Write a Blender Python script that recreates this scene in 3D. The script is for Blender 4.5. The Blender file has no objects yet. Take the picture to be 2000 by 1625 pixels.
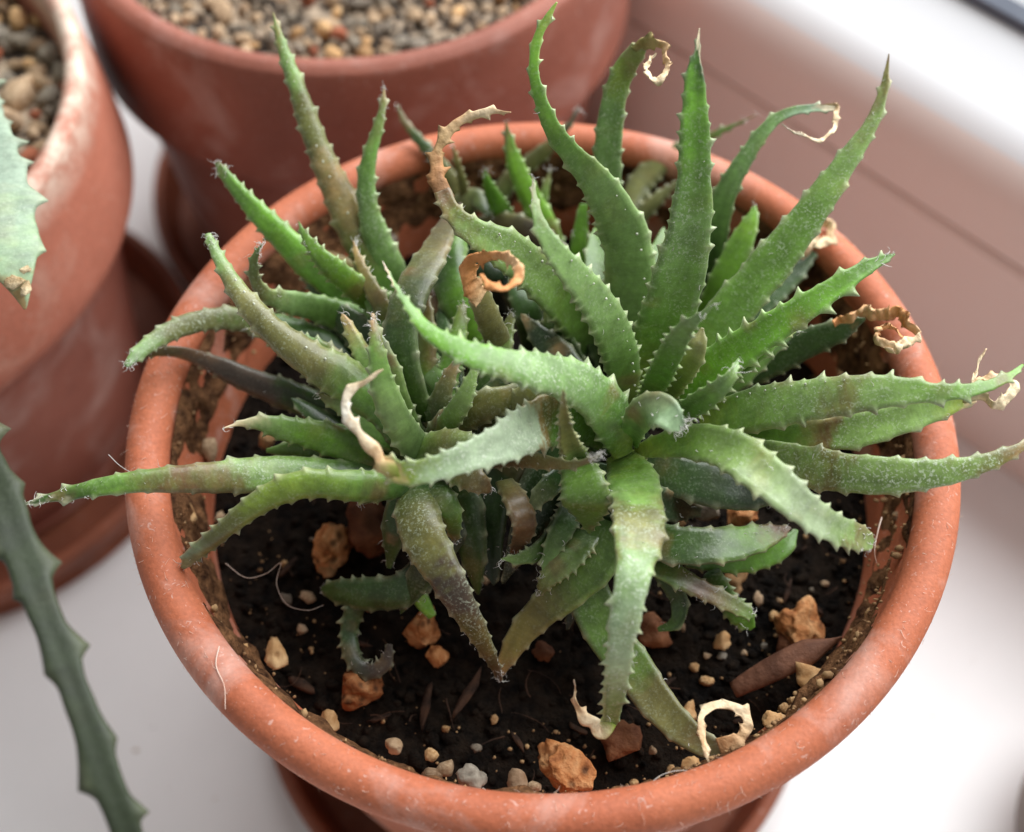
import bpy, bmesh, math, random
import numpy as np
from mathutils import Vector, Matrix, noise as mnoise

S = 0.01                      # everything below is laid out in centimetres, meshes are stored in metres
RIM = 10.2                    # height of the main pot's rim above the sill (cm)
sc = bpy.context.scene
C = sc.collection

# ------------------------------------------------------------------ camera
F_PX, PW, PH = 2475.0, 2000.0, 1625.0
EL = math.radians(57.4)
FW = np.array([0, math.cos(EL), -math.sin(EL)])
RT = np.array([1.0, 0, 0])
UP = np.cross(RT, FW)
CAM = np.array([-0.437, -0.05, RIM]) - 18.2 * FW
cd = bpy.data.cameras.new('camera')
cam = bpy.data.objects.new('camera', cd)
C.objects.link(cam)
cam.matrix_world = Matrix(((RT[0], UP[0], -FW[0], CAM[0] * S), (RT[1], UP[1], -FW[1], CAM[1] * S),
                           (RT[2], UP[2], -FW[2], CAM[2] * S), (0, 0, 0, 1)))
cd.sensor_fit = 'HORIZONTAL'
cd.sensor_width = 36.0
cd.lens = 36.0 * F_PX / PW
cd.clip_start = 0.005
cd.clip_end = 20
cd.dof.use_dof = True
cd.dof.focus_distance = 0.1675
cd.dof.aperture_fstop = 12.0
sc.camera = cam

# ------------------------------------------------------------------ light
world = bpy.data.worlds.new('World')
sc.world = world
world.use_nodes = True
bg = world.node_tree.nodes['Background']
bg.inputs['Color'].default_value = (0.99, 0.985, 0.975, 1)
bg.inputs['Strength'].default_value = 0.265


def area(name, loc, target, sx, sy, power, col):
    ld = bpy.data.lights.new(name, 'AREA')
    ld.shape = 'RECTANGLE'
    ld.size, ld.size_y = sx, sy
    ld.energy = power
    ld.color = col
    o = bpy.data.objects.new(name, ld)
    C.objects.link(o)
    o.location = loc
    o.rotation_euler = (Vector(target) - Vector(loc)).to_track_quat('-Z', 'Y').to_euler()
    return o


# daylight falling in through the window beyond the sill (upper right of the picture)
area('window_daylight', (0.40, 0.46, 0.70), (0, 0, 0.08), 1.25, 0.85, 19.0, (0.97, 0.985, 1.0))
sc.view_settings.view_transform = 'Standard'
sc.view_settings.look = 'None'
sc.view_settings.exposure = 0.30
sc.view_settings.gamma = 1.0
sc.render.engine = 'CYCLES'
sc.cycles.use_denoising = True
sc.cycles.max_bounces = 5


# ------------------------------------------------------------------ helpers
def at(px, py, h):
    """photo pixel -> point (cm) lying h cm above the main rim's plane"""
    d = FW + RT * (px - PW / 2) / F_PX - UP * (py - PH / 2) / F_PX
    return CAM + d * ((h + RIM - CAM[2]) / d[2])


def depth(p):
    return float((np.asarray(p) - CAM) @ FW)


def mesh_obj(name, V, Fc, mat, parent=None, smooth=True, origin=(0, 0, 0), cols=None):
    V = (np.asarray(V, float) - np.asarray(origin, float)) * S
    me = bpy.data.meshes.new(name)
    me.from_pydata(V.tolist(), [], [list(map(int, f)) for f in Fc])
    if smooth:
        me.polygons.foreach_set('use_smooth', [True] * len(me.polygons))
    if cols is not None:
        a = me.color_attributes.new('Col', 'FLOAT_COLOR', 'POINT')
        a.data.foreach_set('color', np.asarray(cols, np.float32).ravel())
    me.materials.append(mat)
    me.update()
    o = bpy.data.objects.new(name, me)
    C.objects.link(o)
    if parent is not None:
        o.parent = parent
        pl = np.array(parent['_o']) if '_o' in parent else np.zeros(3)
        o.location = Vector((np.asarray(origin) - pl) * S)
    else:
        o.location = Vector(np.asarray(origin) * S)
    return o


ROOTS = []


def thing(name, label, cat, loc, group=None):
    o = bpy.data.objects.new(name, None)
    C.objects.link(o)
    o.empty_display_size = 0.01
    o.location = Vector(np.asarray(loc) * S)
    o['label'] = label
    o['category'] = cat
    o['_o'] = [float(v) for v in loc]
    ROOTS.append(o)
    if group:
        o['group'] = group
    return o


def tag(o, label=None, cat=None, group=None, kind=None):
    for k, v in (('label', label), ('category', cat), ('group', group), ('kind', kind)):
        if v:
            o[k] = v
    return o


def nz(p, s):
    return mnoise.noise(Vector((p[0] * s, p[1] * s, p[2] * s)))


def fbm(p, s, o=4):
    a, t, f = 1.0, 0.0, s
    for _ in range(o):
        t += a * nz(p, f)
        a *= 0.5
        f *= 2.1
    return t


# ------------------------------------------------------------------ materials
class NT:
    def __init__(s, name):
        s.m = bpy.data.materials.new(name)
        s.m.use_nodes = True
        s.t = s.m.node_tree
        s.b = s.t.nodes['Principled BSDF']
        s.tc = s.t.nodes.new('ShaderNodeTexCoord')

    def n(s, kind, **kw):
        nd = s.t.nodes.new(kind)
        for k, v in kw.items():
            setattr(nd, k, v)
        return nd

    def link(s, a, b):
        s.t.links.new(a, b)

    def set(s, sock, v):
        if hasattr(v, 'is_output'):
            s.link(v, sock)
        else:
            sock.default_value = v

    def noise(s, scale, detail=4, rough=0.55, vec=None, dist=0):
        nd = s.n('ShaderNodeTexNoise')
        nd.inputs['Scale'].default_value = scale
        nd.inputs['Detail'].default_value = detail
        nd.inputs['Roughness'].default_value = rough
        nd.inputs['Distortion'].default_value = dist
        s.link(vec or s.tc.outputs['Object'], nd.inputs['Vector'])
        return nd.outputs['Fac']

    def voro(s, scale, feature='F1', vec=None):
        nd = s.n('ShaderNodeTexVoronoi', feature=feature)
        nd.inputs['Scale'].default_value = scale
        s.link(vec or s.tc.outputs['Object'], nd.inputs['Vector'])
        return nd.outputs['Distance']

    def ramp(s, fac, stops, interp='LINEAR'):
        nd = s.n('ShaderNodeValToRGB')
        nd.color_ramp.interpolation = interp
        el = nd.color_ramp.elements
        while len(el) < len(stops):
            el.new(0.5)
        for e, (p, c) in zip(el, stops):
            e.position = p
            e.color = (c, c, c, 1) if isinstance(c, (int, float)) else (*c, 1)
        s.set(nd.inputs['Fac'], fac)
        return nd.outputs['Color']

    def mix(s, fac, a, b, blend='MIX'):
        nd = s.n('ShaderNodeMix', data_type='RGBA', blend_type=blend)
        s.set(nd.inputs[0], fac)
        s.set(nd.inputs[6], a if hasattr(a, 'is_output') else (*a, 1))
        s.set(nd.inputs[7], b if hasattr(b, 'is_output') else (*b, 1))
        return nd.outputs[2]

    def math(s, op, a, b=0.0, clamp=False):
        nd = s.n('ShaderNodeMath', operation=op, use_clamp=clamp)
        s.set(nd.inputs[0], a)
        s.set(nd.inputs[1], b)
        return nd.outputs[0]

    def bump(s, h, strength, dist):
        nd = s.n('ShaderNodeBump')
        nd.inputs['Strength'].default_value = strength
        nd.inputs['Distance'].default_value = dist
        s.link(h, nd.inputs['Height'])
        s.link(nd.outputs['Normal'], s.b.inputs['Normal'])
        return nd

    def z(s):
        g = s.n('ShaderNodeSeparateXYZ')
        s.link(s.tc.outputs['Object'], g.inputs[0])
        return g.outputs['Z']

    def done(s, col=None, rough=0.6, spec=0.4):
        if col is not None:
            s.set(s.b.inputs['Base Color'], col if hasattr(col, 'is_output') else (*col, 1))
        s.set(s.b.inputs['Roughness'], rough)
        s.b.inputs['Specular IOR Level'].default_value = spec
        return s.m


def attr(t):
    a = t.n('ShaderNodeAttribute')
    a.attribute_name = 'Col'
    return a


def m_leaf(name='leaf_skin', speck=1.0, rough=0.33, sheen=0.08):
    t = NT(name)
    a = attr(t)
    col = a.outputs['Color']
    big = t.noise(220, 5, 0.6)
    col = t.mix(1.0, col, t.ramp(big, [(0.25, 0.66), (0.5, 0.98), (0.75, 1.3)]), 'MULTIPLY')
    col = t.mix(1.0, col, t.ramp(t.noise(900, 4, 0.7), [(0.3, 0.84), (0.7, 1.16)]), 'MULTIPLY')
    warm = t.ramp(t.noise(130, 3, 0.5), [(0.56, 0.0), (0.78, 0.5)])
    col = t.mix(warm, col, t.mix(1.0, col, (1.25, 0.92, 0.7), 'MULTIPLY'))
    sp = t.ramp(t.noise(2700, 2, 0.6), [(0.52, 0.0), (0.62, 1.0)])
    sp2 = t.ramp(t.noise(420, 4, 0.7), [(0.38, 0.12), (0.66, 1.0)])
    f = t.math('MULTIPLY', sp, sp2)
    f = t.math('MULTIPLY', f, a.outputs['Alpha'])
    f = t.math('MULTIPLY', f, 0.6 * speck, True)
    col = t.mix(f, col, (0.60, 0.68, 0.52))
    hb = t.math('ADD', t.noise(420, 4), t.math('MULTIPLY', f, 0.3))
    t.bump(hb, 0.3, 0.0004)
    t.b.inputs['Sheen Weight'].default_value = sheen
    t.b.inputs['Sheen Roughness'].default_value = 0.4
    t.b.inputs['Sheen Tint'].default_value = (0.9, 1.0, 0.92, 1)
    return t.done(col, rough, 0.5)


def m_dry():
    t = NT('dried_leaf')
    a = attr(t)
    col = t.mix(1.0, a.outputs['Color'], t.ramp(t.noise(420, 5, 0.65), [(0.25, (0.72, 0.55, 0.40)), (0.5, 1.0), (0.75, 1.2)]), 'MULTIPLY')
    t.bump(t.noise(900, 5, 0.6), 0.6, 0.0005)
    t.b.inputs['Transmission Weight'].default_value = 0.0
    return t.done(col, 0.6, 0.3)


def m_terra(name, base, dark, pale, pale_lo=0.62, pale_hi=0.8, pale_amt=0.5, scale=1.0, band=None, rough=0.62):
    t = NT(name)
    n1 = t.noise(45 * scale, 5, 0.55)
    col = t.mix(t.ramp(n1, [(0.3, 0.0), (0.7, 1.0)]), dark, base)
    fine = t.noise(1600, 3, 0.6)
    col = t.mix(1.0, col, t.ramp(fine, [(0.3, 0.86), (0.7, 1.12)]), 'MULTIPLY')
    pm = t.ramp(t.noise(62 * scale, 6, 0.62, dist=0.6), [(pale_lo, 0.0), (pale_hi, pale_amt)])
    if band:
        zz = t.n('ShaderNodeMapRange')
        zz.inputs[1].default_value = band[0] * S
        zz.inputs[2].default_value = band[1] * S
        t.link(t.z(), zz.inputs[0])
        w = t.math('MULTIPLY', zz.outputs[0], t.ramp(t.noise(170, 6, 0.7), [(0.36, 0.0), (0.58, band[2])]), True)
        pm = t.math('MAXIMUM', pm, w)
    col = t.mix(pm, col, pale)
    st = t.ramp(t.noise(75 * scale, 5, 0.65, dist=0.8), [(0.56, 0.0), (0.78, 0.45)])
    col = t.mix(st, col, t.mix(1.0, col, (0.62, 0.50, 0.46), 'MULTIPLY'))
    # hair-thin scuffs
    sc_ = t.ramp(t.noise(900, 2, 0.5, dist=2.0), [(0.66, 0.0), (0.72, 0.35)])
    col = t.mix(sc_, col, pale)
    t.bump(t.math('ADD', t.noise(260, 5), t.math('MULTIPLY', fine, 0.35)), 0.35, 0.0006)
    return t.done(col, rough, 0.35)


def m_simple(name, a, b, scale, rough=0.8, bump=0.4, dist=0.0006, lo=0.35, hi=0.65, spec=0.3, detail=5, vary=False):
    t = NT(name)
    n = t.noise(scale, detail, 0.6)
    col = t.mix(t.ramp(n, [(lo, 0.0), (hi, 1.0)]), a, b)
    if vary:
        oi = t.n('ShaderNodeObjectInfo')
        col = t.mix(1.0, col, t.ramp(oi.outputs['Random'], [(0.0, (0.62, 0.56, 0.52)), (0.5, (1.0, 0.95, 0.88)), (1.0, (1.22, 1.2, 1.18))]), 'MULTIPLY')
    if bump:
        t.bump(t.noise(scale * 2.3, 5, 0.65), bump, dist)
    return t.done(col, rough, spec)


def m_pumice():
    t = NT('orange_pumice')
    n = t.noise(190, 5, 0.6, dist=0.5)
    col = t.ramp(n, [(0.30, (0.16, 0.045, 0.012)), (0.45, (0.48, 0.20, 0.065)), (0.62, (0.72, 0.42, 0.19))])
    oi = t.n('ShaderNodeObjectInfo')
    col = t.mix(1.0, col, t.ramp(oi.outputs['Random'], [(0.0, (0.55, 0.45, 0.42)), (0.5, (1.0, 0.92, 0.9)), (1.0, (1.15, 1.2, 1.3))]), 'MULTIPLY')
    v = t.voro(420)
    pit = t.ramp(v, [(0.12, 0.3), (0.34, 1.0)])
    col = t.mix(1.0, col, pit, 'MULTIPLY')
    t.bump(t.math('ADD', t.math('MULTIPLY', v, 1.2), t.noise(800, 4)), 0.8, 0.0007)
    return t.done(col, 0.75, 0.3)


M = {}
M['leaf'] = m_leaf()
M['leaf_dull'] = m_leaf('dull_leaf_skin', 1.0, 0.6, 0.0)
M['dry'] = m_dry()
M['terra_rim'] = m_terra('terracotta_rim', (0.56, 0.175, 0.085), (0.41, 0.112, 0.052), (0.80, 0.64, 0.58), 0.53, 0.78, 0.5)
M['terra_body'] = m_terra('terracotta_body', (0.52, 0.15, 0.065), (0.38, 0.095, 0.04), (0.72, 0.6, 0.55), 0.58, 0.75, 0.6, band=(-3.2, -0.7, 0.75))
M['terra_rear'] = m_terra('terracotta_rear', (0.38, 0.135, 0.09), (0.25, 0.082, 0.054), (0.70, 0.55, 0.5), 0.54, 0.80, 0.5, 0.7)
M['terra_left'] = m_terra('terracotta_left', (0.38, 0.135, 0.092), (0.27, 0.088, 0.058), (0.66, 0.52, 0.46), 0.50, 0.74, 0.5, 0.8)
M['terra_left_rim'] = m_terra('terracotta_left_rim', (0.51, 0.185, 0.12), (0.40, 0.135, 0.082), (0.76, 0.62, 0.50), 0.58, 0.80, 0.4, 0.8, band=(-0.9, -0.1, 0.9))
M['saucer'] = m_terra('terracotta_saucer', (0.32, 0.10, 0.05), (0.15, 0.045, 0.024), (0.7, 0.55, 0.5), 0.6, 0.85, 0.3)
M['crust'] = m_simple('dirt_crust', (0.055, 0.024, 0.013), (0.34, 0.165, 0.075), 420, 0.95, 1.0, 0.002, spec=0.1)
M['soil'] = m_simple('potting_soil', (0.004, 0.003, 0.0025), (0.026, 0.017, 0.011), 420, 0.95, 1.0, 0.0015, spec=0.15)
M['pumice'] = m_pumice()
M['cream'] = m_simple('cream_grit', (0.42, 0.22, 0.085), (0.72, 0.50, 0.27), 220, 0.8, 0.6, vary=True)
M['grey'] = m_simple('grey_grit', (0.17, 0.145, 0.115), (0.37, 0.33, 0.27), 300, 0.8, 0.6, vary=True)
M['tan'] = m_simple('tan_crumb', (0.16, 0.08, 0.035), (0.52, 0.33, 0.16), 160, 0.85, 0.6)
M['rust'] = m_simple('rust_pebble', (0.13, 0.045, 0.022), (0.36, 0.16, 0.075), 170, 0.75, 0.8, 0.001, vary=True)
M['brick'] = m_simple('brick_grit', (0.22, 0.06, 0.03), (0.42, 0.15, 0.08), 300, 0.8, 0.6, vary=True)
M['beige'] = m_simple('beige_grit', (0.34, 0.22, 0.125), (0.58, 0.44, 0.30), 300, 0.8, 0.6, vary=True)
M['darkgrit'] = m_simple('dark_grit', (0.03, 0.022, 0.018), (0.12, 0.09, 0.07), 300, 0.9, 0.6)
M['gritmix'] = m_simple('mixed_grit', (0.06, 0.045, 0.035), (0.50, 0.39, 0.28), 330, 0.9, 0.6, lo=0.42, hi=0.58, detail=1)
M['wood'] = m_simple('bark_wood', (0.10, 0.040, 0.022), (0.24, 0.105, 0.06), 240, 0.7, 0.6)
M['bark'] = m_simple('dark_bark', (0.018, 0.011, 0.008), (0.085, 0.042, 0.024), 300, 0.85, 0.8, vary=True)
M['sill'] = m_simple('white_sill', (0.83, 0.82, 0.815), (0.87, 0.86, 0.855), 30, 0.42, 0.03, 0.0003, spec=0.4)
M['frame'] = m_simple('pink_bounce_pvc', (0.87, 0.755, 0.70), (0.89, 0.78, 0.725), 14, 0.5, 0.05, 0.0003, spec=0.3)  # white frame whose terracotta bounce light is put into the colour as pink
M['ledge'] = m_simple('white_upvc', (0.80, 0.81, 0.83), (0.84, 0.85, 0.86), 14, 0.35, 0.03, 0.0003, spec=0.4)
M['gasket'] = m_simple('grey_rubber', (0.10, 0.115, 0.15), (0.13, 0.145, 0.18), 60, 0.6, 0.2)
M['stone'] = m_simple('brown_stoneware', (0.13, 0.10, 0.085), (0.24, 0.20, 0.17), 70, 0.5, 0.3)
M['hair'] = m_simple('pale_fibre', (0.62, 0.60, 0.56), (0.8, 0.78, 0.74), 300, 0.7, 0)
M['lint'] = m_simple('lint_fibre', (0.74, 0.50, 0.38), (0.86, 0.70, 0.60), 300, 0.7, 0)
M['wart'] = m_simple('tan_scab', (0.34, 0.22, 0.10), (0.74, 0.60, 0.38), 330, 0.8, 0.9, 0.001)


# ------------------------------------------------------------------ setting
def box_prism(u0, u1, prof, p0, u, n, mat, name, parent=None):
    """extrude a closed profile (distance behind the face, height) along the frame's direction"""
    V, Fc = [], []
    k = len(prof)
    for s_ in (u0, u1):
        for d, zz in prof:
            V.append(p0 + u * s_ + n * d + np.array([0, 0, zz]))
    for i in range(k):
        j = (i + 1) % k
        Fc.append((i, j, k + j, k + i))
    Fc += [tuple(range(k))[::-1], tuple(range(k, 2 * k))]
    o = mesh_obj(name, V, Fc, mat, parent, smooth=False)
    bm = bmesh.new()
    bm.from_mesh(o.data)
    bmesh.ops.recalc_face_normals(bm, faces=bm.faces)
    bm.to_mesh(o.data)
    bm.free()
    return o


TH = math.radians(-45)
FU = np.array([math.cos(TH), math.sin(TH), 0])
FN = np.array([-FU[1], FU[0], 0])
P0 = np.array([10.75, 5.26, 0.0])

# sill: a board whose far edge runs along the window frame
sv = []
for s_, d in ((-70, 1.0), (70, 1.0), (70, -60), (-70, -60)):
    sv.append(P0 + FU * s_ + FN * d)
sv += [v + np.array([0, 0, -3]) for v in sv]
sill = mesh_obj('window_sill', sv, [(3, 2, 1, 0), (4, 5, 6, 7), (0, 1, 5, 4), (1, 2, 6, 5), (2, 3, 7, 6), (3, 0, 4, 7)], M['sill'], smooth=False)
tag(sill, 'smooth white window sill under the pots', 'window sill', kind='structure')


def arc(cx, cz, r, a0, a1, n):
    return [(cx + r * math.cos(math.radians(a0 + (a1 - a0) * i / n)), cz + r * math.sin(math.radians(a0 + (a1 - a0) * i / n))) for i in range(n + 1)]


fr = thing('window_frame', 'window frame behind the main pot, pink bounce light put into its colour', 'window frame', (0, 0, 0))
fr['kind'] = 'structure'
# lower board, groove, upper board with a rounded nose
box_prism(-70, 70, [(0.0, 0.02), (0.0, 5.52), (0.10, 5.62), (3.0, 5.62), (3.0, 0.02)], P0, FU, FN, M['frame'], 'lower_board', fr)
nose = arc(1.5, 6.7, 1.5, 178, 138, 12)
nose2 = arc(1.5, 6.7, 1.5, 138, 104, 12)
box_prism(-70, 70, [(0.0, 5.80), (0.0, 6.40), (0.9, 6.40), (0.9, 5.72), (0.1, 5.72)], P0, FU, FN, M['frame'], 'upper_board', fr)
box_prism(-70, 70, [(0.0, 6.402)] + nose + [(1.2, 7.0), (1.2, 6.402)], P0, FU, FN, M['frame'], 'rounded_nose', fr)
box_prism(-70, 70, nose2 + [(1.3, 7.1)], P0, FU, FN, M['ledge'], 'white_bead', fr)
ex, ez = nose2[-1]
box_prism(-70, 70, [(ex + 0.01, ez - 0.02), (ex + 0.16, ez + 0.06), (2.30, 8.72), (2.30, 7.6), (ex + 0.11, 7.6)], P0, FU, FN, M['ledge'], 'sloping_ledge', fr)
box_prism(-70, 70, [(2.31, 8.2), (2.31, 8.95), (2.62, 9.05), (2.62, 8.2)], P0, FU, FN, M['gasket'], 'gasket', fr)
box_prism(-70, 70, [(2.63, 8.0), (2.63, 8.98), (3.7, 9.7), (4.4, 9.75), (4.4, 8.0)], P0, FU, FN, M['ledge'], 'sash_rail', fr)


# ------------------------------------------------------------------ pots
def lathe(name, prof, mat, parent, origin, seg=160, wob=0.0, close=False, seed=0):
    """prof: (radius, height) list in cm relative to origin"""
    V, Fc = [], []
    k = len(prof)
    for i in range(seg):
        a = 2 * math.pi * i / seg
        for r, zz in prof:
            w = 1 + wob * nz((math.cos(a) * 1.3 + seed, math.sin(a) * 1.3, zz * 0.25), 1.0)
            V.append((origin[0] + r * w * math.cos(a), origin[1] + r * w * math.sin(a), origin[2] + zz))
    kk = k if close else k - 1
    for i in range(seg):
        i2 = (i + 1) % seg
        for j in range(kk):
            j2 = (j + 1) % k
            Fc.append((i * k + j, i2 * k + j, i2 * k + j2, i * k + j2))
    return mesh_obj(name, V, Fc, mat, parent, origin=origin)


def smooth_prof(p, n=6):
    P = [np.array(q, float) for q in p]
    P = [2 * P[0] - P[1]] + P + [2 * P[-1] - P[-2]]
    out = []
    for i in range(1, len(P) - 2):
        for j in range(n):
            t = j / n
            a, b, c, d = P[i - 1:i + 3]
            out.append(tuple(0.5 * ((2 * b) + (c - a) * t + (2 * a - 5 * b + 4 * c - d) * t * t + (3 * b - a - 3 * c + d) * t ** 3)))
    out.append(tuple(P[-2]))
    return out


# main pot
mp_o = (0, 0, RIM)
mp = thing('terracotta_pot', 'round orange terracotta pot with rolled rim holding the spiky green succulents', 'pot', mp_o)
lip = arc(5.69, -0.31, 0.31, -60, 240, 26)
lathe('rim', lip + [(5.42, -0.62), (5.80, -0.66)], M['terra_rim'], mp, mp_o, 220, 0.004, True)
bodyp = [(5.50, -0.45), (5.62, -0.62), (5.60, -1.0), (5.45, -2.0), (4.95, -6), (4.45, -9.45), (4.3, -9.6), (0.0, -9.6)]
inner = [(0.0, -9.2), (4.0, -9.2), (4.6, -6), (5.08, -2.6), (5.14, -1.25), (5.26, -1.1), (5.33, -0.7), (5.40, -0.40)]
lathe('body', bodyp, M['terra_body'], mp, mp_o, 160, 0.004)
lathe('inner_wall', inner, M['terra_rim'], mp, mp_o, 160, 0.004)

# dirt crust under the lip, uneven
V, Fc, seg, rows = [], [], 480, 22
for i in range(seg):
    a = 2 * math.pi * i / seg
    low = -1.42 + 0.42 * fbm((math.cos(a) * 3, math.sin(a) * 3, 0.3), 1.0, 4)
    for j in range(rows):
        t_ = j / (rows - 1)
        zz = -0.36 + (low + 0.36) * t_
        r0 = np.interp(zz, [-2.6, -1.25, -1.1, -0.7, -0.4], [5.08, 5.14, 5.26, 5.33, 5.38])
        q = (math.cos(a) * 9, math.sin(a) * 9, zz * 2)
        bump_ = 0.06 + 0.15 * max(-0.45, fbm(q, 0.8, 5))
        r = r0 - bump_ * math.sin(math.pi * min(1, max(0, t_ * 0.96 + 0.02))) ** 0.5 + 0.02
        V.append((r * math.cos(a), r * math.sin(a), RIM + zz))
for i in range(seg):
    i2 = (i + 1) % seg
    for j in range(rows - 1):
        Fc.append((i * rows + j, i * rows + j + 1, i2 * rows + j + 1, i2 * rows + j))
cr = mesh_obj('dirt_crust', V, Fc, M['crust'], mp, origin=mp_o)
tag(cr, 'brown crumbly crust of dirt under the rim', kind='stuff')


def saucer(name, label, o, R, h=1.1):
    t = thing(name, label, 'saucer', o)
    p = smooth_prof([(0.05, 0.25), (R - 0.9, 0.25), (R - 0.55, 0.45), (R - 0.30, h - 0.1)], 4) + arc(R - 0.16, h - 0.12, 0.15, 160, 10, 8) + smooth_prof([(R - 0.03, h - 0.35), (R - 0.35, 0.2), (R - 0.6, 0.0), (0.05, 0.0)], 4)
    lathe('dish', p, M['saucer'], t, o, 140, 0.004)
    return t


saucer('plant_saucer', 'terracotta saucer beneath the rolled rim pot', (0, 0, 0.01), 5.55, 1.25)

# rear pot with a tall collar
ro = (-3.79, 13.32, RIM - 0.5)
rp = thing('terracotta_pot', 'dusky terracotta pot with tall collar at the top, filled with gravel', 'pot', ro)
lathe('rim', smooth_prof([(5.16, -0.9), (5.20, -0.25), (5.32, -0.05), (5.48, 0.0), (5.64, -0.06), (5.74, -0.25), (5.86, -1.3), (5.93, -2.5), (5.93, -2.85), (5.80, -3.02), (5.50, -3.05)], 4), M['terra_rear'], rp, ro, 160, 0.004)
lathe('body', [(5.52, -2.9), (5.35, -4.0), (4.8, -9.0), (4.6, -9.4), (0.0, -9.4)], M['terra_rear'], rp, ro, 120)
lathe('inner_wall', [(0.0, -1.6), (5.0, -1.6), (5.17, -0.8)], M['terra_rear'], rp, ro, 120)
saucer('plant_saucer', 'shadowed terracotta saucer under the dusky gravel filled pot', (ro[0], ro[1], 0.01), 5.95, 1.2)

# left pot
lo = (-13.56, 6.58, RIM - 0.25)
lp = thing('terracotta_pot', 'terracotta pot with whitish mineral crust at the left edge of the picture', 'pot', lo)
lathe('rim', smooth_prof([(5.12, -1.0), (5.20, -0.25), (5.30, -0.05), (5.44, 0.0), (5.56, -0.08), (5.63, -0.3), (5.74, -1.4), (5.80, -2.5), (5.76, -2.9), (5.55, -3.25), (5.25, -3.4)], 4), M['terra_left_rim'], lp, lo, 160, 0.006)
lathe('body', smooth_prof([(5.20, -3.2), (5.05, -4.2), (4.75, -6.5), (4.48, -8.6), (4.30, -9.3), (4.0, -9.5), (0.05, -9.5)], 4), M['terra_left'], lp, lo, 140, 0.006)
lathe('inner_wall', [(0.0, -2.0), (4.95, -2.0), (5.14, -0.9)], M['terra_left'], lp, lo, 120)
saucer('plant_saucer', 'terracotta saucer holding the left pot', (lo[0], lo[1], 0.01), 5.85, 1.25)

# far corner: rounded stoneware bowl
bo = at(2210, 1690, -RIM)
bw = thing('stoneware_bowl', 'grey brown rounded stoneware bowl at the lower right corner', 'bowl', (bo[0], bo[1], 0.01))
bor = (bo[0], bo[1], 0.01)
lathe('bowl_wall', smooth_prof([(0.05, 0), (1.7, 0.0), (2.35, 0.5), (2.62, 1.4), (2.5, 2.3), (2.3, 2.75), (2.12, 2.78), (2.2, 2.2), (2.25, 1.2), (1.6, 0.4), (0.05, 0.35)], 4), M['stone'], bw, bor, 90)

# ------------------------------------------------------------------ soil
rnd = random.Random(5)


def lump(rs, sub=2, rough=0.25, freq=1.2, pits=0.0, asp=(1, 1, 1), cuts=5):
    bm = bmesh.new()
    bmesh.ops.create_icosphere(bm, subdivisions=sub, radius=1.0)
    off = Vector((rs.random() * 50, rs.random() * 50, rs.random() * 50))
    V = []
    for v in bm.verts:
        p = v.co.copy()
        d = 1 + rough * mnoise.noise(p * freq + off) + rough * 0.5 * mnoise.noise(p * freq * 2.3 + off)
        if pits:
            d -= pits * max(0, mnoise.noise(p * 4.0 + off) - 0.12) * 1.6
        V.append((p.x * d * asp[0], p.y * d * asp[1], p.z * d * asp[2]))
    Fc = [[v.index for v in f.verts] for f in bm.faces]
    bm.free()
    V = np.array(V)
    for _ in range(cuts):
        nv = np.array([rs.gauss(0, 1), rs.gauss(0, 1), rs.gauss(0, 1)])
        nv /= np.linalg.norm(nv) + 1e-9
        tq = V @ nv - rs.uniform(0.55, 0.85)
        V = V - np.outer(np.clip(tq, 0, None) * 0.92, nv)
    return V, Fc


V, Fc = [], []
nr, na = 70, 200
for i in range(nr):
    r = 5.15 * (i + 0.3) / (nr - 0.7)
    for j in range(na):
        a = 2 * math.pi * j / na
        x, y = r * math.cos(a), r * math.sin(a)
        zz = -2.15 + 0.35 * math.exp(-(r / 3) ** 2) + 0.10 * fbm((x, y, 0), 0.7, 3) + 0.09 * fbm((x, y, 3), 3.0, 3)
        V.append((x, y, RIM + zz))
for i in range(nr - 1):
    for j in range(na):
        j2 = (j + 1) % na
        Fc.append((i * na + j, (i + 1) * na + j, (i + 1) * na + j2, i * na + j2))
base_l = [lump(rnd, 1, 0.5, 1.4) for _ in range(6)]
for k in range(1500):
    r = 5.05 * math.sqrt(rnd.random())
    a = rnd.random() * 6.283
    x, y = r * math.cos(a), r * math.sin(a)
    zz = -2.13 + 0.35 * math.exp(-(r / 3) ** 2) + 0.10 * fbm((x, y, 0), 0.7, 3)
    s_ = rnd.uniform(0.03, 0.11)
    lv, lf = base_l[k % 6]
    o_ = len(V)
    ca, sa = math.cos(a * 7), math.sin(a * 7)
    e = rnd.uniform(0.5, 1.8)
    for p in lv:
        V.append((x + s_ * (p[0] * ca * e - p[1] * sa), y + s_ * (p[0] * sa * e + p[1] * ca), RIM + zz + s_ * p[2] * 0.7))
    Fc += [[o_ + q for q in f] for f in lf]
soil = mesh_obj('potting_soil', V, Fc, M['soil'], origin=(0, 0, RIM - 2.2))
tag(soil, 'black crumbly potting soil inside the rolled rim pot', 'soil', kind='stuff')


def soil_z(x, y):
    r = math.hypot(x, y)
    return -2.13 + 0.35 * math.exp(-(r / 3) ** 2) + 0.10 * fbm((x, y, 0), 0.7, 3)


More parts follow.
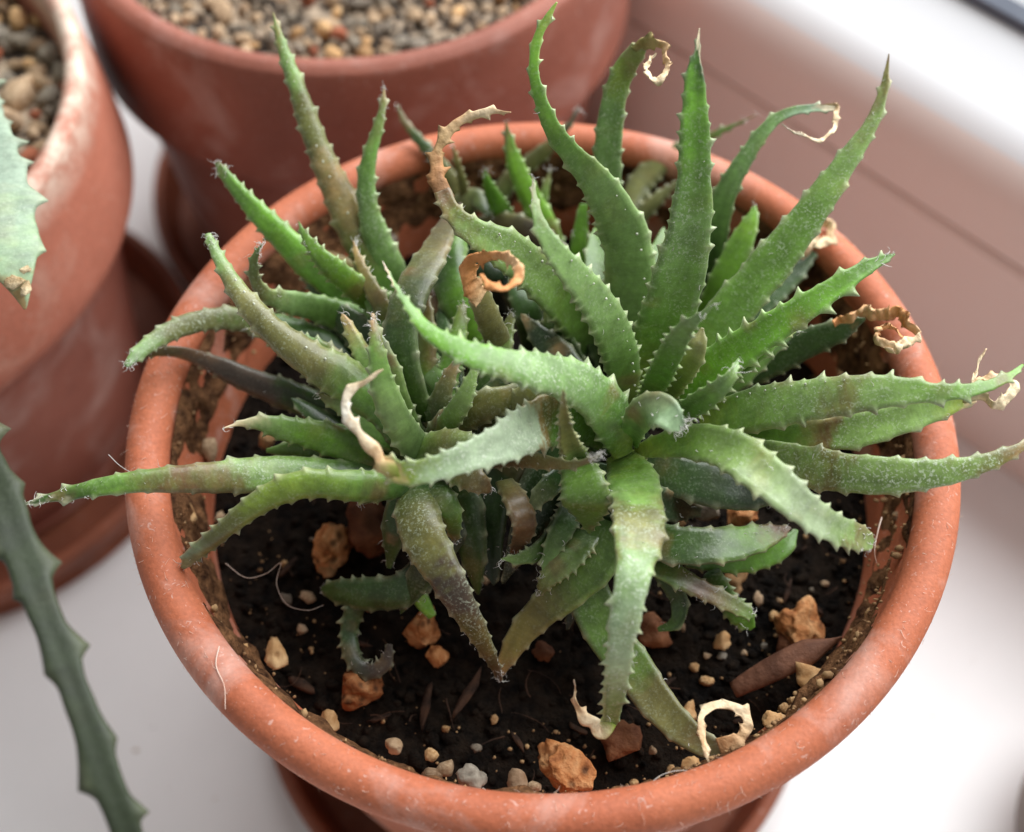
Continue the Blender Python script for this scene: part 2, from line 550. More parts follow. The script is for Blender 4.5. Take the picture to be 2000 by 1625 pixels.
# ------------------------------------------------------------------ pebbles
def put_stone(name, px, py, wx, wy, h, mat, label, group=None, sub=3, rough=0.3, pits=0.25, rot=0.0, seed=None):
    rs = random.Random(seed if seed is not None else int(px * 7 + py))
    c = at(px, py, h)
    k = depth(c) / F_PX
    ax, ay = wx * k / 2, wy * k / 2
    V, Fc = lump(rs, sub, rough, 1.3, pits)
    ca, sa = math.cos(math.radians(-rot)), math.sin(math.radians(-rot))
    X = V[:, 0] * ax
    Y = V[:, 1] * ay * 1.08
    Z = V[:, 2] * min(ax, ay) * 0.9
    P = np.stack([c[0] + X * ca - Y * sa, c[1] + X * sa + Y * ca, c[2] + Z], -1)
    o = mesh_obj(name, P, Fc, M[mat], origin=c)
    return tag(o, label, 'pebble', group)


BIG = [
    (703, 1342, 105, 68, -1.75, 'pumice', 'glossy orange pumice pebble on soil below the hooked brown leaf', -10),
    (1105, 1502, 82, 108, -1.35, 'pumice', 'pitted orange pumice pebble upright against the front inner rim', -35),
    (822, 1228, 78, 72, -1.75, 'pumice', 'rusty orange pebble half hidden by the drooping olive leaf', 15),
    (856, 1284, 40, 44, -1.85, 'pumice', 'small rusty pebble just below the rusty orange pebble', 0),
    (1562, 1222, 92, 95, -1.75, 'pumice', 'large amber pumice pebble above the wood splinter', 0),
    (1596, 1330, 92, 60, -1.3, 'cream', 'rough honey coloured pebble below the wood splinter by the rim', 40),
    (1432, 1130, 54, 52, -1.5, 'cream', 'pale orange pebble resting beside the brown striped leaf', 0),
    (1412, 1252, 38, 34, -1.9, 'cream', 'small orange pebble on the soil left of the amber pumice', 10),
    (647, 1070, 75, 115, -1.7, 'pumice', 'tall blurred orange pebble standing in the shade of the left rosette', 10),
    (722, 1030, 88, 130, -1.55, 'rust', 'reddish elongated pebble leaning among the lower left leaves', -25),
    (640, 1110, 40, 40, -1.8, 'cream', 'small pale pebble at the foot of the tall blurred pebble', 0),
    (366, 1003, 44, 48, -0.95, 'cream', 'round cream pebble caught under the left rim', 0),
    (537, 1275, 42, 62, -1.55, 'cream', 'waisted cream pebble on the lower left inner wall', -10),
    (478, 1271, 28, 40, -1.2, 'cream', 'small oblong cream pebble stuck under the lower left rim', -10),
    (643, 1412, 38, 46, -1.35, 'cream', 'lumpy tan pebble wedged at the lower left inner wall', -20),
    (1212, 1447, 85, 75, -1.8, 'rust', 'dark rust pebble behind the dried white leaf tip', 20),
    (1062, 1275, 42, 38, -1.9, 'rust', 'dim brown pebble in the middle of the bare soil', 0),
    (1343, 1392, 38, 46, -1.75, 'cream', 'tan pebble just above the dried ring shaped leaf tip', 20),
    (1352, 1496, 46, 36, -0.95, 'cream', 'orange tan pebble touching the front rim below the dried ring', 10),
    (1512, 1412, 44, 40, -1.05, 'cream', 'tan pebble by the rim right of the dried ring', 20),
    (1322, 1003, 56, 50, -1.1, 'cream', 'pale brown pebble under the broad right front leaf', 0),
    (1378, 992, 66, 58, -1.15, 'grey', 'grey brown rounded pebble under the broad right front leaf', 0),
    (1446, 1004, 62, 60, -1.05, 'pumice', 'orange flaky pebble under the broad right front leaf', 30),
    (1275, 1235, 70, 60, -1.9, 'rust', 'dark reddish pebble right of the pale hanging leaf', 0),
    (770, 1457, 36, 34, -1.7, 'beige', 'single round cream grain lying on soil near the front left wall', 0),
    (925, 1522, 58, 52, -1.4, 'grey', 'grey crumbly pebble at the front edge of the soil', 0),
    (1010, 1526, 44, 48, -1.35, 'beige', 'pale oval pebble left of the pitted orange pebble', -15),
    (1545, 1255, 80, 50, -1.85, 'rust', 'dull red pebble below the large amber pumice', 0),
]
for (px, py, wx, wy, h, mt, lab, rot) in BIG:
    put_stone('pebble', px, py, wx, wy, h, mt, lab, rot=rot, sub=4 if mt == 'pumice' else 3, rough=0.5 if mt != 'beige' else 0.25, pits=0.34)

SMALL = [(845, 1476, 32, 28, -1.65), (872, 1502, 40, 34, -1.55), (842, 1512, 46, 30, -1.55), (1045, 1536, 32, 28, -1.35), (930, 1460, 22, 20, -1.8),
         (870, 1422, 18, 16, -1.95), (1411, 1281, 20, 20, -1.95), (1381, 1281, 18, 15, -1.95), (1525, 1402, 26, 22, -1.0), (1533, 1384, 22, 26, -1.1),
         (1552, 1368, 22, 18, -1.1), (1653, 1272, 28, 22, -1.1), (1676, 1240, 22, 18, -1.0), (1700, 1198, 28, 24, -1.0), (1742, 1116, 24, 22, -0.9),
         (1690, 1250, 16, 14, -0.9), (1480, 1440, 20, 18, -1.1), (560, 1170, 26, 24, -1.9), (600, 1165, 36, 30, -1.95), (590, 1230, 24, 22, -1.95),
         (1380, 1330, 22, 30, -1.95), (1355, 1305, 20, 22, -1.95), (1275, 1465, 18, 18, -1.7), (950, 1135, 30, 26, -1.9), (1480, 1170, 30, 26, -1.9),
         (1510, 1205, 24, 22, -1.9), (520, 860, 40, 36, -1.7), (575, 885, 40, 30, -1.7), (410, 880, 40, 52, -1.2), (430, 1010, 26, 22, -1.4),
         (1240, 1530, 20, 18, -1.3), (1395, 1150, 22, 20, -1.8), (720, 1180, 30, 26, -1.9), (965, 1405, 18, 16, -1.9), (1330, 1225, 18, 18, -1.9),
         (760, 470, 30, 40, -1.2), (575, 540, 34, 24, -1.3), (1480, 700, 36, 30, -1.4), (1760, 860, 22, 24, -0.9), (1745, 930, 30, 26, -1.0), (1750, 1010, 20, 22, -0.9)]
mats = ['beige', 'cream', 'beige', 'grey', 'cream']
gv = {}
rnd = random.Random(11)
for mt in set(mats):
    gv[mt] = []
    for q in range(5):
        V_, F_ = lump(rnd, 2, 0.62, 1.5)
        me = bpy.data.meshes.new('grain')
        me.from_pydata((V_ * S).tolist(), [], F_)
        me.polygons.foreach_set('use_smooth', [True] * len(me.polygons))
        me.materials.append(M[mt])
        gv[mt].append(me)


def grain(p, sx, sy, sz, mt, label, cat, group, rs):
    o = bpy.data.objects.new('pebble', rs.choice(gv[mt]))
    C.objects.link(o)
    o.location = Vector(np.asarray(p) * S)
    o.scale = (sx, sy, sz)
    o.rotation_euler = (rs.uniform(-0.4, 0.4), rs.uniform(-0.4, 0.4), rs.uniform(0, 6.28))
    return tag(o, label, cat, group)


for (px, py, wx, wy, h) in SMALL:
    c = at(px, py, h - 0.06)
    k = depth(c) / F_PX / 2
    mt_ = rnd.choice(mats)
    grain(c, wx * k, wy * k, min(wx, wy) * k, mt_, 'small ' + {'beige': 'pale beige', 'cream': 'honey tan', 'grey': 'grey'}[mt_] + ' grit grain in the rolled rim pot, ' + ('against the right wall' if px > 1460 else 'at the back' if py < 720 else 'near the front' if py > 1380 else 'on the left' if px < 760 else 'on the middle soil'), 'pebble', 'small grit grains in the main pot', rnd)
# crumbs lodged in the crust under the lip: too small to pick apart
V, Fc = [], []
for q in range(300):
    a = rnd.uniform(-3.1, 3.1) if q % 2 else rnd.uniform(-1.3, 0.4)
    zz = -0.42 - 1.0 * rnd.random() ** 1.3
    r = np.interp(zz, [-2.6, -1.25, -1.1, -0.7, -0.4], [5.08, 5.14, 5.26, 5.33, 5.38]) - 0.07
    s_ = rnd.uniform(0.012, 0.038) * (2.2 if rnd.random() < 0.12 else 1.0)
    lv, lf = base_l[q % 6]
    o_ = len(V)
    e = np.array([rnd.uniform(.7, 1.5), rnd.uniform(.7, 1.3), rnd.uniform(.6, 1.2)])
    V += [tuple(np.array([r * math.cos(a), r * math.sin(a), RIM + zz]) + s_ * p * e) for p in lv]
    Fc += [[o_ + i for i in f] for f in lf]
tag(mesh_obj('crumbs', V, Fc, M['tan'], mp, origin=mp_o), 'tan crumbs stuck in the dirt under the rim', kind='stuff')
for q in range(26):
    r = 4.9 * math.sqrt(rnd.random())
    a = rnd.uniform(-3.0, 0.0)
    x, y = r * math.cos(a), r * math.sin(a)
    s_ = rnd.uniform(0.03, 0.07)
    grain((x, y, RIM + soil_z(x, y) + s_ * .6), s_, s_, s_ * .8, rnd.choice(['cream', 'beige', 'grey']), 'small pale grain of grit inside the rolled rim pot', 'pebble', 'small grit grains in the main pot', rnd)


V, Fc = [], []
for q in range(240):
    r = 5.0 * math.sqrt(rnd.random()) if q % 3 == 0 else rnd.uniform(4.0, 5.05)
    a = rnd.uniform(-3.14, 0.6)
    x, y = r * math.cos(a), r * math.sin(a)
    s_ = 0.010 + 0.035 * rnd.random() ** 2
    lv, lf = base_l[q % 6]
    o_ = len(V)
    V += [tuple(np.array([x, y, RIM + soil_z(x, y) + 0.05]) + s_ * p) for p in lv]
    Fc += [[o_ + i for i in f] for f in lf]
tag(mesh_obj('fine_grit', V, Fc, M['tan'], origin=(0, 0, RIM - 2)), 'fine tan grit sprinkled over the black soil', 'grit', kind='stuff')


def gravel_bed(o, R, zt, sizes, mix_, label, group, sel, seed, what, place):
    """single stones where the picture shows them; the rest of the bed is one mass of grit"""
    rs = random.Random(seed)
    pts = []
    tries = 0
    while tries < 9000 and len(pts) < 1100:
        tries += 1
        r = R * math.sqrt(rs.random())
        a = rs.random() * 6.2832
        x, y = r * math.cos(a), r * math.sin(a)
        s_ = rs.uniform(*sizes)
        if rs.random() < 0.15:
            s_ *= 1.5
        if any((x - u) ** 2 + (y - v) ** 2 < (0.82 * (s_ + w)) ** 2 for u, v, w in pts):
            continue
        pts.append((x, y, s_))
    V, Fc = [], []
    for x, y, s_ in pts:
        p = np.array([o[0] + x, o[1] + y, o[2] + zt + rs.uniform(-0.06, 0.10)])
        if sel(p) and s_ > 0.105:
            mt_ = rs.choice(mix_)
            px_, py_ = to_px(p)
            cn = {'beige': 'beige', 'cream': 'tan', 'grey': 'grey', 'brick': 'brick red'}[mt_]
            grain(p, s_ * rs.uniform(0.9, 1.35), s_ * rs.uniform(.75, 1.0), s_ * rs.uniform(.7, 1), mt_,
                  ('large ' if s_ > 0.19 else 'small ') + cn + ' ' + label + ', ' + place(px_, py_), 'pebble', group, rs)
        else:
            lv, lf = base_l[len(V) % 6]
            o_ = len(V)
            V += [tuple(p + s_ * q) for q in lv]
            Fc += [[o_ + i for i in f] for f in lf]
    # bed below
    nb = 60
    for i in range(14):
        for j in range(nb):
            r = R * 1.02 * (i + 0.01) / 13
            a = 2 * math.pi * j / nb
            V.append((o[0] + r * math.cos(a), o[1] + r * math.sin(a), o[2] + zt - 0.12 + 0.08 * fbm((r * math.cos(a), r * math.sin(a), 1), 2.0, 3)))
    b0 = len(V) - 14 * nb
    for i in range(13):
        for j in range(nb):
            Fc.append((b0 + i * nb + j, b0 + (i + 1) * nb + j, b0 + (i + 1) * nb + (j + 1) % nb, b0 + i * nb + (j + 1) % nb))
    g = mesh_obj('gravel', V, Fc, M['gritmix'], origin=(o[0], o[1], o[2] + zt))
    tag(g, what, 'gravel', kind='stuff')


def to_px(p):
    d = np.asarray(p) - CAM
    zc = d @ FW
    return PW / 2 + F_PX * (d @ RT) / zc, PH / 2 - F_PX * (d @ UP) / zc


def in_view(m):
    def f(p):
        x, y = to_px(p)
        return -m < x < PW + m and -m < y < PH + m
    return f


gv.setdefault('brick', [])
for mt in ('brick', 'darkgrit'):
    gv[mt] = []
    for q in range(3):
        V_, F_ = lump(rnd, 2, 0.62, 1.5)
        me = bpy.data.meshes.new('grain')
        me.from_pydata((V_ * S).tolist(), [], F_)
        me.polygons.foreach_set('use_smooth', [True] * len(me.polygons))
        me.materials.append(M[mt])
        gv[mt].append(me)
gravel_bed(ro, 5.1, -0.62, (0.06, 0.20), ['beige', 'beige', 'cream', 'grey', 'brick', 'grey', 'beige', 'grey', 'beige', 'grey'], 'gravel stone in the dusky rear pot',
           'gravel stones in the rear pot', in_view(25), 3, 'mixed fine gravel filling the dusky pot at the top',
           lambda x, y: ('left part' if x < 520 else 'middle' if x < 780 else 'right part') + (' by the front rim' if y > 50 else ' farther back'))
gravel_bed(lo, 5.1, -0.95, (0.12, 0.27), ['beige', 'grey', 'cream', 'grey', 'brick', 'beige'], 'gravel stone in the left pot',
           'gravel stones in the left pot', in_view(25), 4, 'mixed rounded gravel filling the left pot',
           lambda x, y: 'at the top of the picture' if y < 90 else 'just above the pale leaf' if y < 180 else 'beside the pale leaf')


# ------------------------------------------------------------------ leaves
def catmull(P, n_per=24):
    P = np.asarray(P, float)
    Q = np.vstack([2 * P[0] - P[1], P, 2 * P[-1] - P[-2]])
    out = []
    for i in range(1, len(Q) - 2):
        a, b, c, d = Q[i - 1:i + 3]
        t = np.linspace(0, 1, n_per, endpoint=False)[:, None]
        out.append(0.5 * (2 * b + (c - a) * t + (2 * a - 5 * b + 4 * c - d) * t ** 2 + (3 * b - a - 3 * c + d) * t ** 3))
    out.append(P[-1:])
    return np.vstack(out)


COL = {
    'G': (0.134, 0.305, 0.027), 'M': (0.116, 0.232, 0.038), 'D': (0.034, 0.078, 0.015), 'X': (0.014, 0.031, 0.009),  # near-black X puts the deep shade among leaf bases into the colour
    'E': (0.192, 0.315, 0.092), 'O': (0.142, 0.140, 0.040), 'B': (0.150, 0.082, 0.036), 'K': (0.066, 0.046, 0.031),
    'P': (0.320, 0.430, 0.270), 'Y': (0.225, 0.310, 0.042), 'T': (0.700, 0.470, 0.260), 'C': (0.850, 0.690, 0.460),
    'R': (0.680, 0.300, 0.110), 'N': (0.400, 0.200, 0.085), 'W': (0.80, 0.77, 0.66), 'A': (0.235, 0.230, 0.075), 'S': (0.34, 0.225, 0.10),
    'Q': (0.25, 0.315, 0.255), 'V': (0.019, 0.028, 0.008), 'Z': (0.44, 0.54, 0.41),
}


def sweep(pts, hs, colors, spacing=0.2, amp=0.06, thick=0.56, roll=0.0, roll2=None, seed=0, scurf=0.25, flat=0.72, wav=0.0, crink=0.0, ds=0.017,
          cup=0.0, tubercles=None, nsec=14, lean=0.45, edge=0.6):
    """a solid toothed blade following the given points; returns verts, faces, colours, path, frame"""
    rs = random.Random(seed)
    nrs = np.random.default_rng(seed + 7)
    P2 = np.array([p[:2] for p in pts], float)
    W = np.array([p[2] for p in pts], float)
    # chord fraction
    cl = np.r_[0, np.cumsum(np.hypot(*np.diff(P2, axis=0).T))]
    tt = cl / cl[-1]
    if len(hs) == 3:
        hb, hm, ht = hs
        H = hb * 2 * (tt - .5) * (tt - 1) + hm * 4 * tt * (1 - tt) + ht * 2 * tt * (tt - .5)
    else:
        H = np.interp(tt, np.linspace(0, 1, len(hs)), hs)
    P3 = np.array([at(p[0], p[1], h) for p, h in zip(P2, H)])
    Wc = np.array([w * depth(p) / F_PX for w, p in zip(W, P3)])
    D = catmull(np.c_[P3, Wc])
    arcl = np.r_[0, np.cumsum(np.linalg.norm(np.diff(D[:, :3], axis=0), axis=1))]
    L = arcl[-1]
    n = max(12, int(L / ds))
    s = np.linspace(0, L, n)
    t = s / L
    X = np.stack([np.interp(s, arcl, D[:, i]) for i in range(3)], -1)
    w = np.maximum(np.interp(s, arcl, D[:, 3]), 0.012)
    if crink:
        w = w * np.array([1.0 if q < 0.15 else 0.92 + 0.42 * nz((v * 4.5, seed * 2.1, 5), 1.0) for v, q in zip(s, t)])
        X = X + np.array([[0.9 * crink * nz((v * 3.5, seed, k_ * 9.1), 1.0) * min(1, q * 5) for k_ in range(3)] for v, q in zip(s, t)])
    k = np.ones(9) / 9
    pad = np.pad(X, ((4, 4), (0, 0)), mode='edge')
    Xs = np.stack([np.convolve(pad[:, i], k, 'valid') for i in range(3)], -1)
    T = np.gradient(Xs, axis=0)
    T /= np.linalg.norm(T, axis=1)[:, None] + 1e-9
    view = CAM - X
    view /= np.linalg.norm(view, axis=1)[:, None]
    N = view - (view * T).sum(1)[:, None] * T
    N /= np.linalg.norm(N, axis=1)[:, None] + 1e-9
    r2 = roll if roll2 is None else roll2
    ang = np.radians(roll + (r2 - roll) * t)
    if wav:
        ang = ang + np.radians(wav) * np.sin(t * 9 + seed)
    B = np.cross(T, N)
    Nn = N * np.cos(ang)[:, None] + B * np.sin(ang)[:, None]
    Sd = np.cross(Nn, T)

    def teeth(side):
        f = np.zeros(n)
        pos = rs.uniform(0, spacing)
        while pos < L:
            sp = spacing * 1.12 * rs.uniform(0.55, 1.45)
            a_ = rs.uniform(0.35, 1.25) if rs.random() > 0.12 or spacing > 0.5 else 0.12
            u = (s - pos) / sp
            m_ = (u >= 0) & (u < 1)
            uu = u[m_]
            web = np.where(uu < 0.62, (uu / 0.62) ** 2.2, ((1 - uu) / 0.38) ** 2.0)
            spike = np.clip(np.where(uu < 0.62, (uu - 0.30) / 0.32, (0.80 - uu) / 0.18), 0, 1) ** 1.4
            f[m_] = a_ * (0.32 * web + 0.68 * spike)
            pos += sp
        env = np.clip(t / 0.12, 0, 1) * np.clip((1 - t) / 0.04, 0.2, 1)
        return f * env
    tl, tr = teeth(0), teeth(1)
    a = w / 2
    amp_l = np.minimum(amp * 1.15, 0.02 + a * 0.9)
    V = np.zeros((n, nsec, 3))
    Cc = np.zeros((n, nsec, 4))
    stops = np.array([c[0] for c in colors])
    cv = np.array([COL[c[1]] for c in colors])
    base = np.stack([np.interp(t, stops, cv[:, i]) for i in range(3)], -1)
    sca = np.interp(t, stops, [c[2] if len(c) > 2 else scurf for c in colors])
    b = a * thick * np.clip(1.0, 0, 1)
    wn = np.array([nz((v * 3.0, seed * 1.7, 0), 1.0) for v in s])
    ph3 = nrs.uniform(0, 6.28, 6)
    sc_amt = nrs.uniform(0.35, 1.3)
    spots = [(nrs.uniform(0.1, 0.95) * L, nrs.uniform(0.1, 3.0), nrs.uniform(0.06, 0.22), nrs.uniform(0.25, 0.8)) for _ in range(int(nrs.integers(0, 4)))]
    tone = np.array([nrs.uniform(0.93, 1.08), 1.0, nrs.uniform(0.85, 1.15)]) * nrs.uniform(0.9, 1.1)
    for j in range(nsec):
        ph = 2 * math.pi * j / nsec
        c_, s_ = math.cos(ph), math.sin(ph)
        if len(stops) > 1:
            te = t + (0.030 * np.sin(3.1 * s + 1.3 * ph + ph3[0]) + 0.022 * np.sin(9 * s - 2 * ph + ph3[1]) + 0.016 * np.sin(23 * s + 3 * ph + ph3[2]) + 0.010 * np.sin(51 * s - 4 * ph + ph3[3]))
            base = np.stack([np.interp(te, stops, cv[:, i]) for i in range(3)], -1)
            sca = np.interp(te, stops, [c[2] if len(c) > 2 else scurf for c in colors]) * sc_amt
        if edge > 0:
            base = base * tone
            for (s0, p0_, r0_, k0_) in spots:
                dd = np.hypot(s - s0 + 0.04 * np.sin(31 * s + 2 * ph + ph3[4]), (ph - p0_) * a * 0.9) / r0_
                m0 = (np.clip(1.25 - dd, 0, 1) ** 1.2 * k0_)[:, None]
                base = base * (1 - m0) + np.array([0.20, 0.125, 0.05]) * m0
        xx = a * np.sign(c_) * abs(c_) ** 0.85 * (1 + 0.10 * wn)
        if s_ >= 0:
            zz = b * (flat * s_ - cup * (1 - abs(c_) ** 1.5))
        else:
            zz = b * s_ * 1.25
        zz = zz + 0.0
        mar = max(0.0, abs(c_) - 0.80) / 0.20
        mar = mar ** 1.5
        tf = tr if c_ > 0 else tl
        off = tf * amp_l * mar
        xx = xx + np.sign(c_) * off
        Q = X + Sd * xx[:, None] + Nn * zz[:, None] + T * (off * lean)[:, None]
        if crink:
            q = crink * np.array([fbm((v[0] * 7, v[1] * 7, v[2] * 7 + j * 0.25), 1.0, 2) for v in Q])
            Q = Q + Nn * q[:, None]
        V[:, j] = Q
        e = np.clip(mar * (0.22 + 1.15 * tf), 0, 1) * edge * 1.25
        jit = 1 + 0.04 * nrs.normal(size=n) + 0.09 * nrs.normal() * (1 + 0.6 * np.sin(2.3 * s + ph3[5] + j))
        cc = base * jit[:, None] * (1 - np.clip(e, 0, 1))[:, None] + np.array([0.56, 0.58, 0.38]) * np.clip(e, 0, 1)[:, None]
        if edge == 0:
            cc = base * jit[:, None]
        Cc[:, j, :3] = cc
        Cc[:, j, 3] = sca
    VV = V.reshape(-1, 3)
    CC = Cc.reshape(-1, 4)
    idx = np.arange(n * nsec).reshape(n, nsec)
    A_, B_ = idx[:-1], idx[1:]
    Fq = np.stack([A_, np.roll(A_, -1, 1), np.roll(B_, -1, 1), B_], -1).reshape(-1, 4).tolist()
    Fq.append(idx[0][::-1].tolist())
    Fq.append(idx[-1].tolist())
    VV = VV.tolist()
    CC = CC.tolist()
    if tubercles:
        for (t0, t1, off, num) in tubercles:
            for q in range(num):
                tq = t0 + (t1 - t0) * (q + rs.uniform(-.25, .25)) / max(1, num - 1)
                i = int(min(n - 2, max(1, tq * n)))
                zt = b[i] * flat * math.sqrt(max(0, 1 - off * off))
                c0 = X[i] + Sd[i] * (a[i] * off) + Nn[i] * (zt - 0.01)
                rr = rs.uniform(0.010, 0.024)
                o_ = len(VV)
                for m_ in range(6):
                    an = m_ * math.pi / 3
                    VV.append((c0 + rr * (math.cos(an) * T[i] + math.sin(an) * Sd[i])).tolist())
                    CC.append([0.42, 0.48, 0.34, 0])
                VV.append((c0 + Nn[i] * rr * 2.0 + T[i] * rr * 0.9).tolist())
                CC.append([0.75, 0.74, 0.62, 0])
                for m_ in range(6):
                    Fq.append([o_ + m_, o_ + (m_ + 1) % 6, o_ + 6])
    return VV, Fq, CC, X, T, Sd, Nn, a


def tube_mesh(paths, rads, nsd=3):
    V, Fc = [], []
    for P, r in zip(paths, rads):
        P = np.asarray(P)
        m_ = len(P)
        T = np.gradient(P, axis=0)
        o_ = len(V)
        for i in range(m_):
            tv = T[i] / (np.linalg.norm(T[i]) + 1e-9)
            u = np.cross(tv, [0.3, 0.5, 0.8])
            u /= np.linalg.norm(u) + 1e-9
            v = np.cross(tv, u)
            rr = r * (1 - 0.6 * i / (m_ - 1))
            for q in range(nsd):
                an = 2 * math.pi * q / nsd
                V.append(P[i] + rr * (math.cos(an) * u + math.sin(an) * v))
        for i in range(m_ - 1):
            for q in range(nsd):
                q2 = (q + 1) % nsd
                Fc.append((o_ + i * nsd + q, o_ + i * nsd + q2, o_ + (i + 1) * nsd + q2, o_ + (i + 1) * nsd + q))
    return V, Fc


def curl_path(p, d, L, rs, curl=1.0, m_=9):
    d = np.asarray(d, float)
    d = d / (np.linalg.norm(d) + 1e-9)
    ax = np.array([rs.gauss(0, 1) for _ in range(3)])
    P = [np.asarray(p, float)]
    for i in range(m_ - 1):
        ax = ax + 0.5 * np.array([rs.gauss(0, 1) for _ in range(3)])
        ax /= np.linalg.norm(ax)
        d = d + curl * 0.45 * np.cross(ax, d)
        d /= np.linalg.norm(d)
        P.append(P[-1] + d * L / (m_ - 1))
    return P


SEED = [100]


def leaf(plant, pts, hs, colors, hair=0, mhair=0, hair_len=0.2, label=None, dry=None, dry_h=None, dry_col=None, dry_kw=None, name='leaf', mat='leaf', **kw):
    SEED[0] += 1
    sd = SEED[0]
    if pts[0][2] < pts[-1][2]:
        pts = pts[::-1]
    if pts[-1][2] > 18 and not dry and name == 'leaf':
        (xa, ya, wa), (xb, yb, wb) = pts[-2:]
        pts = pts + [(xb + (xb - xa) * 0.45, yb + (yb - ya) * 0.45, 3)]
    if isinstance(colors, str):
        n_ = len(colors)
        colors = [(i / max(1, n_ - 1), c) for i, c in enumerate(colors)] if n_ > 1 else [(0, colors)]
    if 'roll' not in kw:
        kw['roll'] = random.Random(sd).uniform(-22, 22)
    if plant is RP and 'cup' not in kw:
        kw['cup'] = random.Random(sd * 3).uniform(0.35, 0.95)
    V, Fc, Cc, X, T, Sd, Nn, a = sweep(pts, hs, colors, seed=sd, **kw)
    o0 = X[0]
    ob = mesh_obj(name, V, Fc, M[mat], plant, origin=o0, cols=Cc)
    ob['_o'] = [float(v) for v in o0]
    ROOTS.append(ob)
    if label:
        ob['label'] = label
    rs = random.Random(sd + 999)
    hair = int(hair * 0.8)
    mhair = int(mhair * 1.3) + (14 if plant is LP else 5 if plant is RP else 0)
    if hair or mhair:
        paths, rads = [], []
        n = len(X)
        for q in range(hair):
            i = min(n - 1, int(n * (1 - abs(rs.gauss(0, 0.045)))))
            sg = rs.choice((-1, 1))
            d = T[i] * rs.uniform(0.2, 1.2) + Sd[i] * sg * rs.uniform(0, 1) + Nn[i] * rs.uniform(-0.1, 0.9)
            paths.append(curl_path(X[i] + Sd[i] * sg * a[i] * rs.random(), d, hair_len * rs.uniform(0.3, 1.1), rs, rs.uniform(0.5, 1.6)))
            rads.append(rs.uniform(0.003, 0.006))
        for q in range(mhair):
            i = int(n * rs.uniform(0.25, 0.98))
            sg = rs.choice((-1, 1))
            off = rs.uniform(0.2, 1.0)
            d = T[i] * rs.uniform(-0.5, 1) + Sd[i] * sg * rs.uniform(0, 1.2) + Nn[i] * rs.uniform(0.0, 0.6)
            paths.append(curl_path(X[i] + Sd[i] * sg * a[i] * off + Nn[i] * a[i] * 0.2 * (1 - off), d, hair_len * rs.uniform(0.25, 0.7), rs, rs.uniform(0.6, 1.8)))
            rads.append(rs.uniform(0.003, 0.006))
        hv, hf = tube_mesh(paths, rads)
        hb = mesh_obj('hair_tuft', hv, hf, M['hair'], ob, origin=o0)
        tag(hb, 'pale cobwebby hairs on the leaf tip', kind='stuff')
    if dry:
        dry = [(x_, y_, w_ * (1.05 - 0.33 * min(1, i_ / 2.5))) for i_, (x_, y_, w_) in enumerate(dry)]
        dk = dict(spacing=0.26, amp=0.09, thick=0.22, scurf=0.0, crink=0.03, ds=0.02, roll=20, edge=0.0, nsec=10, flat=0.9)
        if dry_kw:
            dk.update(dry_kw)
        dc = dry_col or 'TCT'
        dc = [(i / (len(dc) - 1), c) for i, c in enumerate(dc)]
        V, Fc, Cc, *_ = sweep(dry, dry_h, dc, seed=sd + 3, **dk)
        dd = mesh_obj('dried_tip', V, Fc, M['dry'], ob, origin=o0, cols=Cc)
        dd['label'] = 'shrivelled tan dried leaf tip'
    return ob


Rb = at(1225, 850, -1.6)
Lb = at(830, 900, -1.6)
Bb = at(960, 520, -1.8)
RP = thing('spiky_succulent', 'large right rosette of toothed green leaves, tallest in the rolled rim pot', 'succulent', Rb, 'toothed rosettes in the main pot')
LP = thing('spiky_succulent', 'left rosette of hairy olive green toothed leaves in the rolled rim pot', 'succulent', Lb, 'toothed rosettes in the main pot')
BP = thing('spiky_succulent', 'small shaded rosette at the back of the rolled rim pot', 'succulent', Bb, 'toothed rosettes in the main pot')
for (pl, c, tx_, ty_) in ((RP, Rb, 1225, 850), (LP, Lb, 830, 880), (BP, Bb, 960, 520)):
    q0 = at(tx_, ty_, 0.2)
    V, Fc = [], []
    for i in range(9):
        t_ = i / 8
        p = c * (1 - t_) + q0 * t_ + np.array([0, 0, -0.8 * (1 - t_)])
        for j in range(12):
            an = j * math.pi / 6
            r_ = 0.62 * (1 - 0.55 * t_)
            V.append((p[0] + r_ * math.cos(an), p[1] + r_ * math.sin(an), p[2]))
    for i in range(8):
        for j in range(12):
            Fc.append((i * 12 + j, i * 12 + (j + 1) % 12, (i + 1) * 12 + (j + 1) % 12, (i + 1) * 12 + j))
    Fc.append(tuple(range(96, 108)))
    mesh_obj('stem', V, Fc, M['leaf'], pl, origin=c, cols=[(*COL['X'], 0.2)] * len(V))

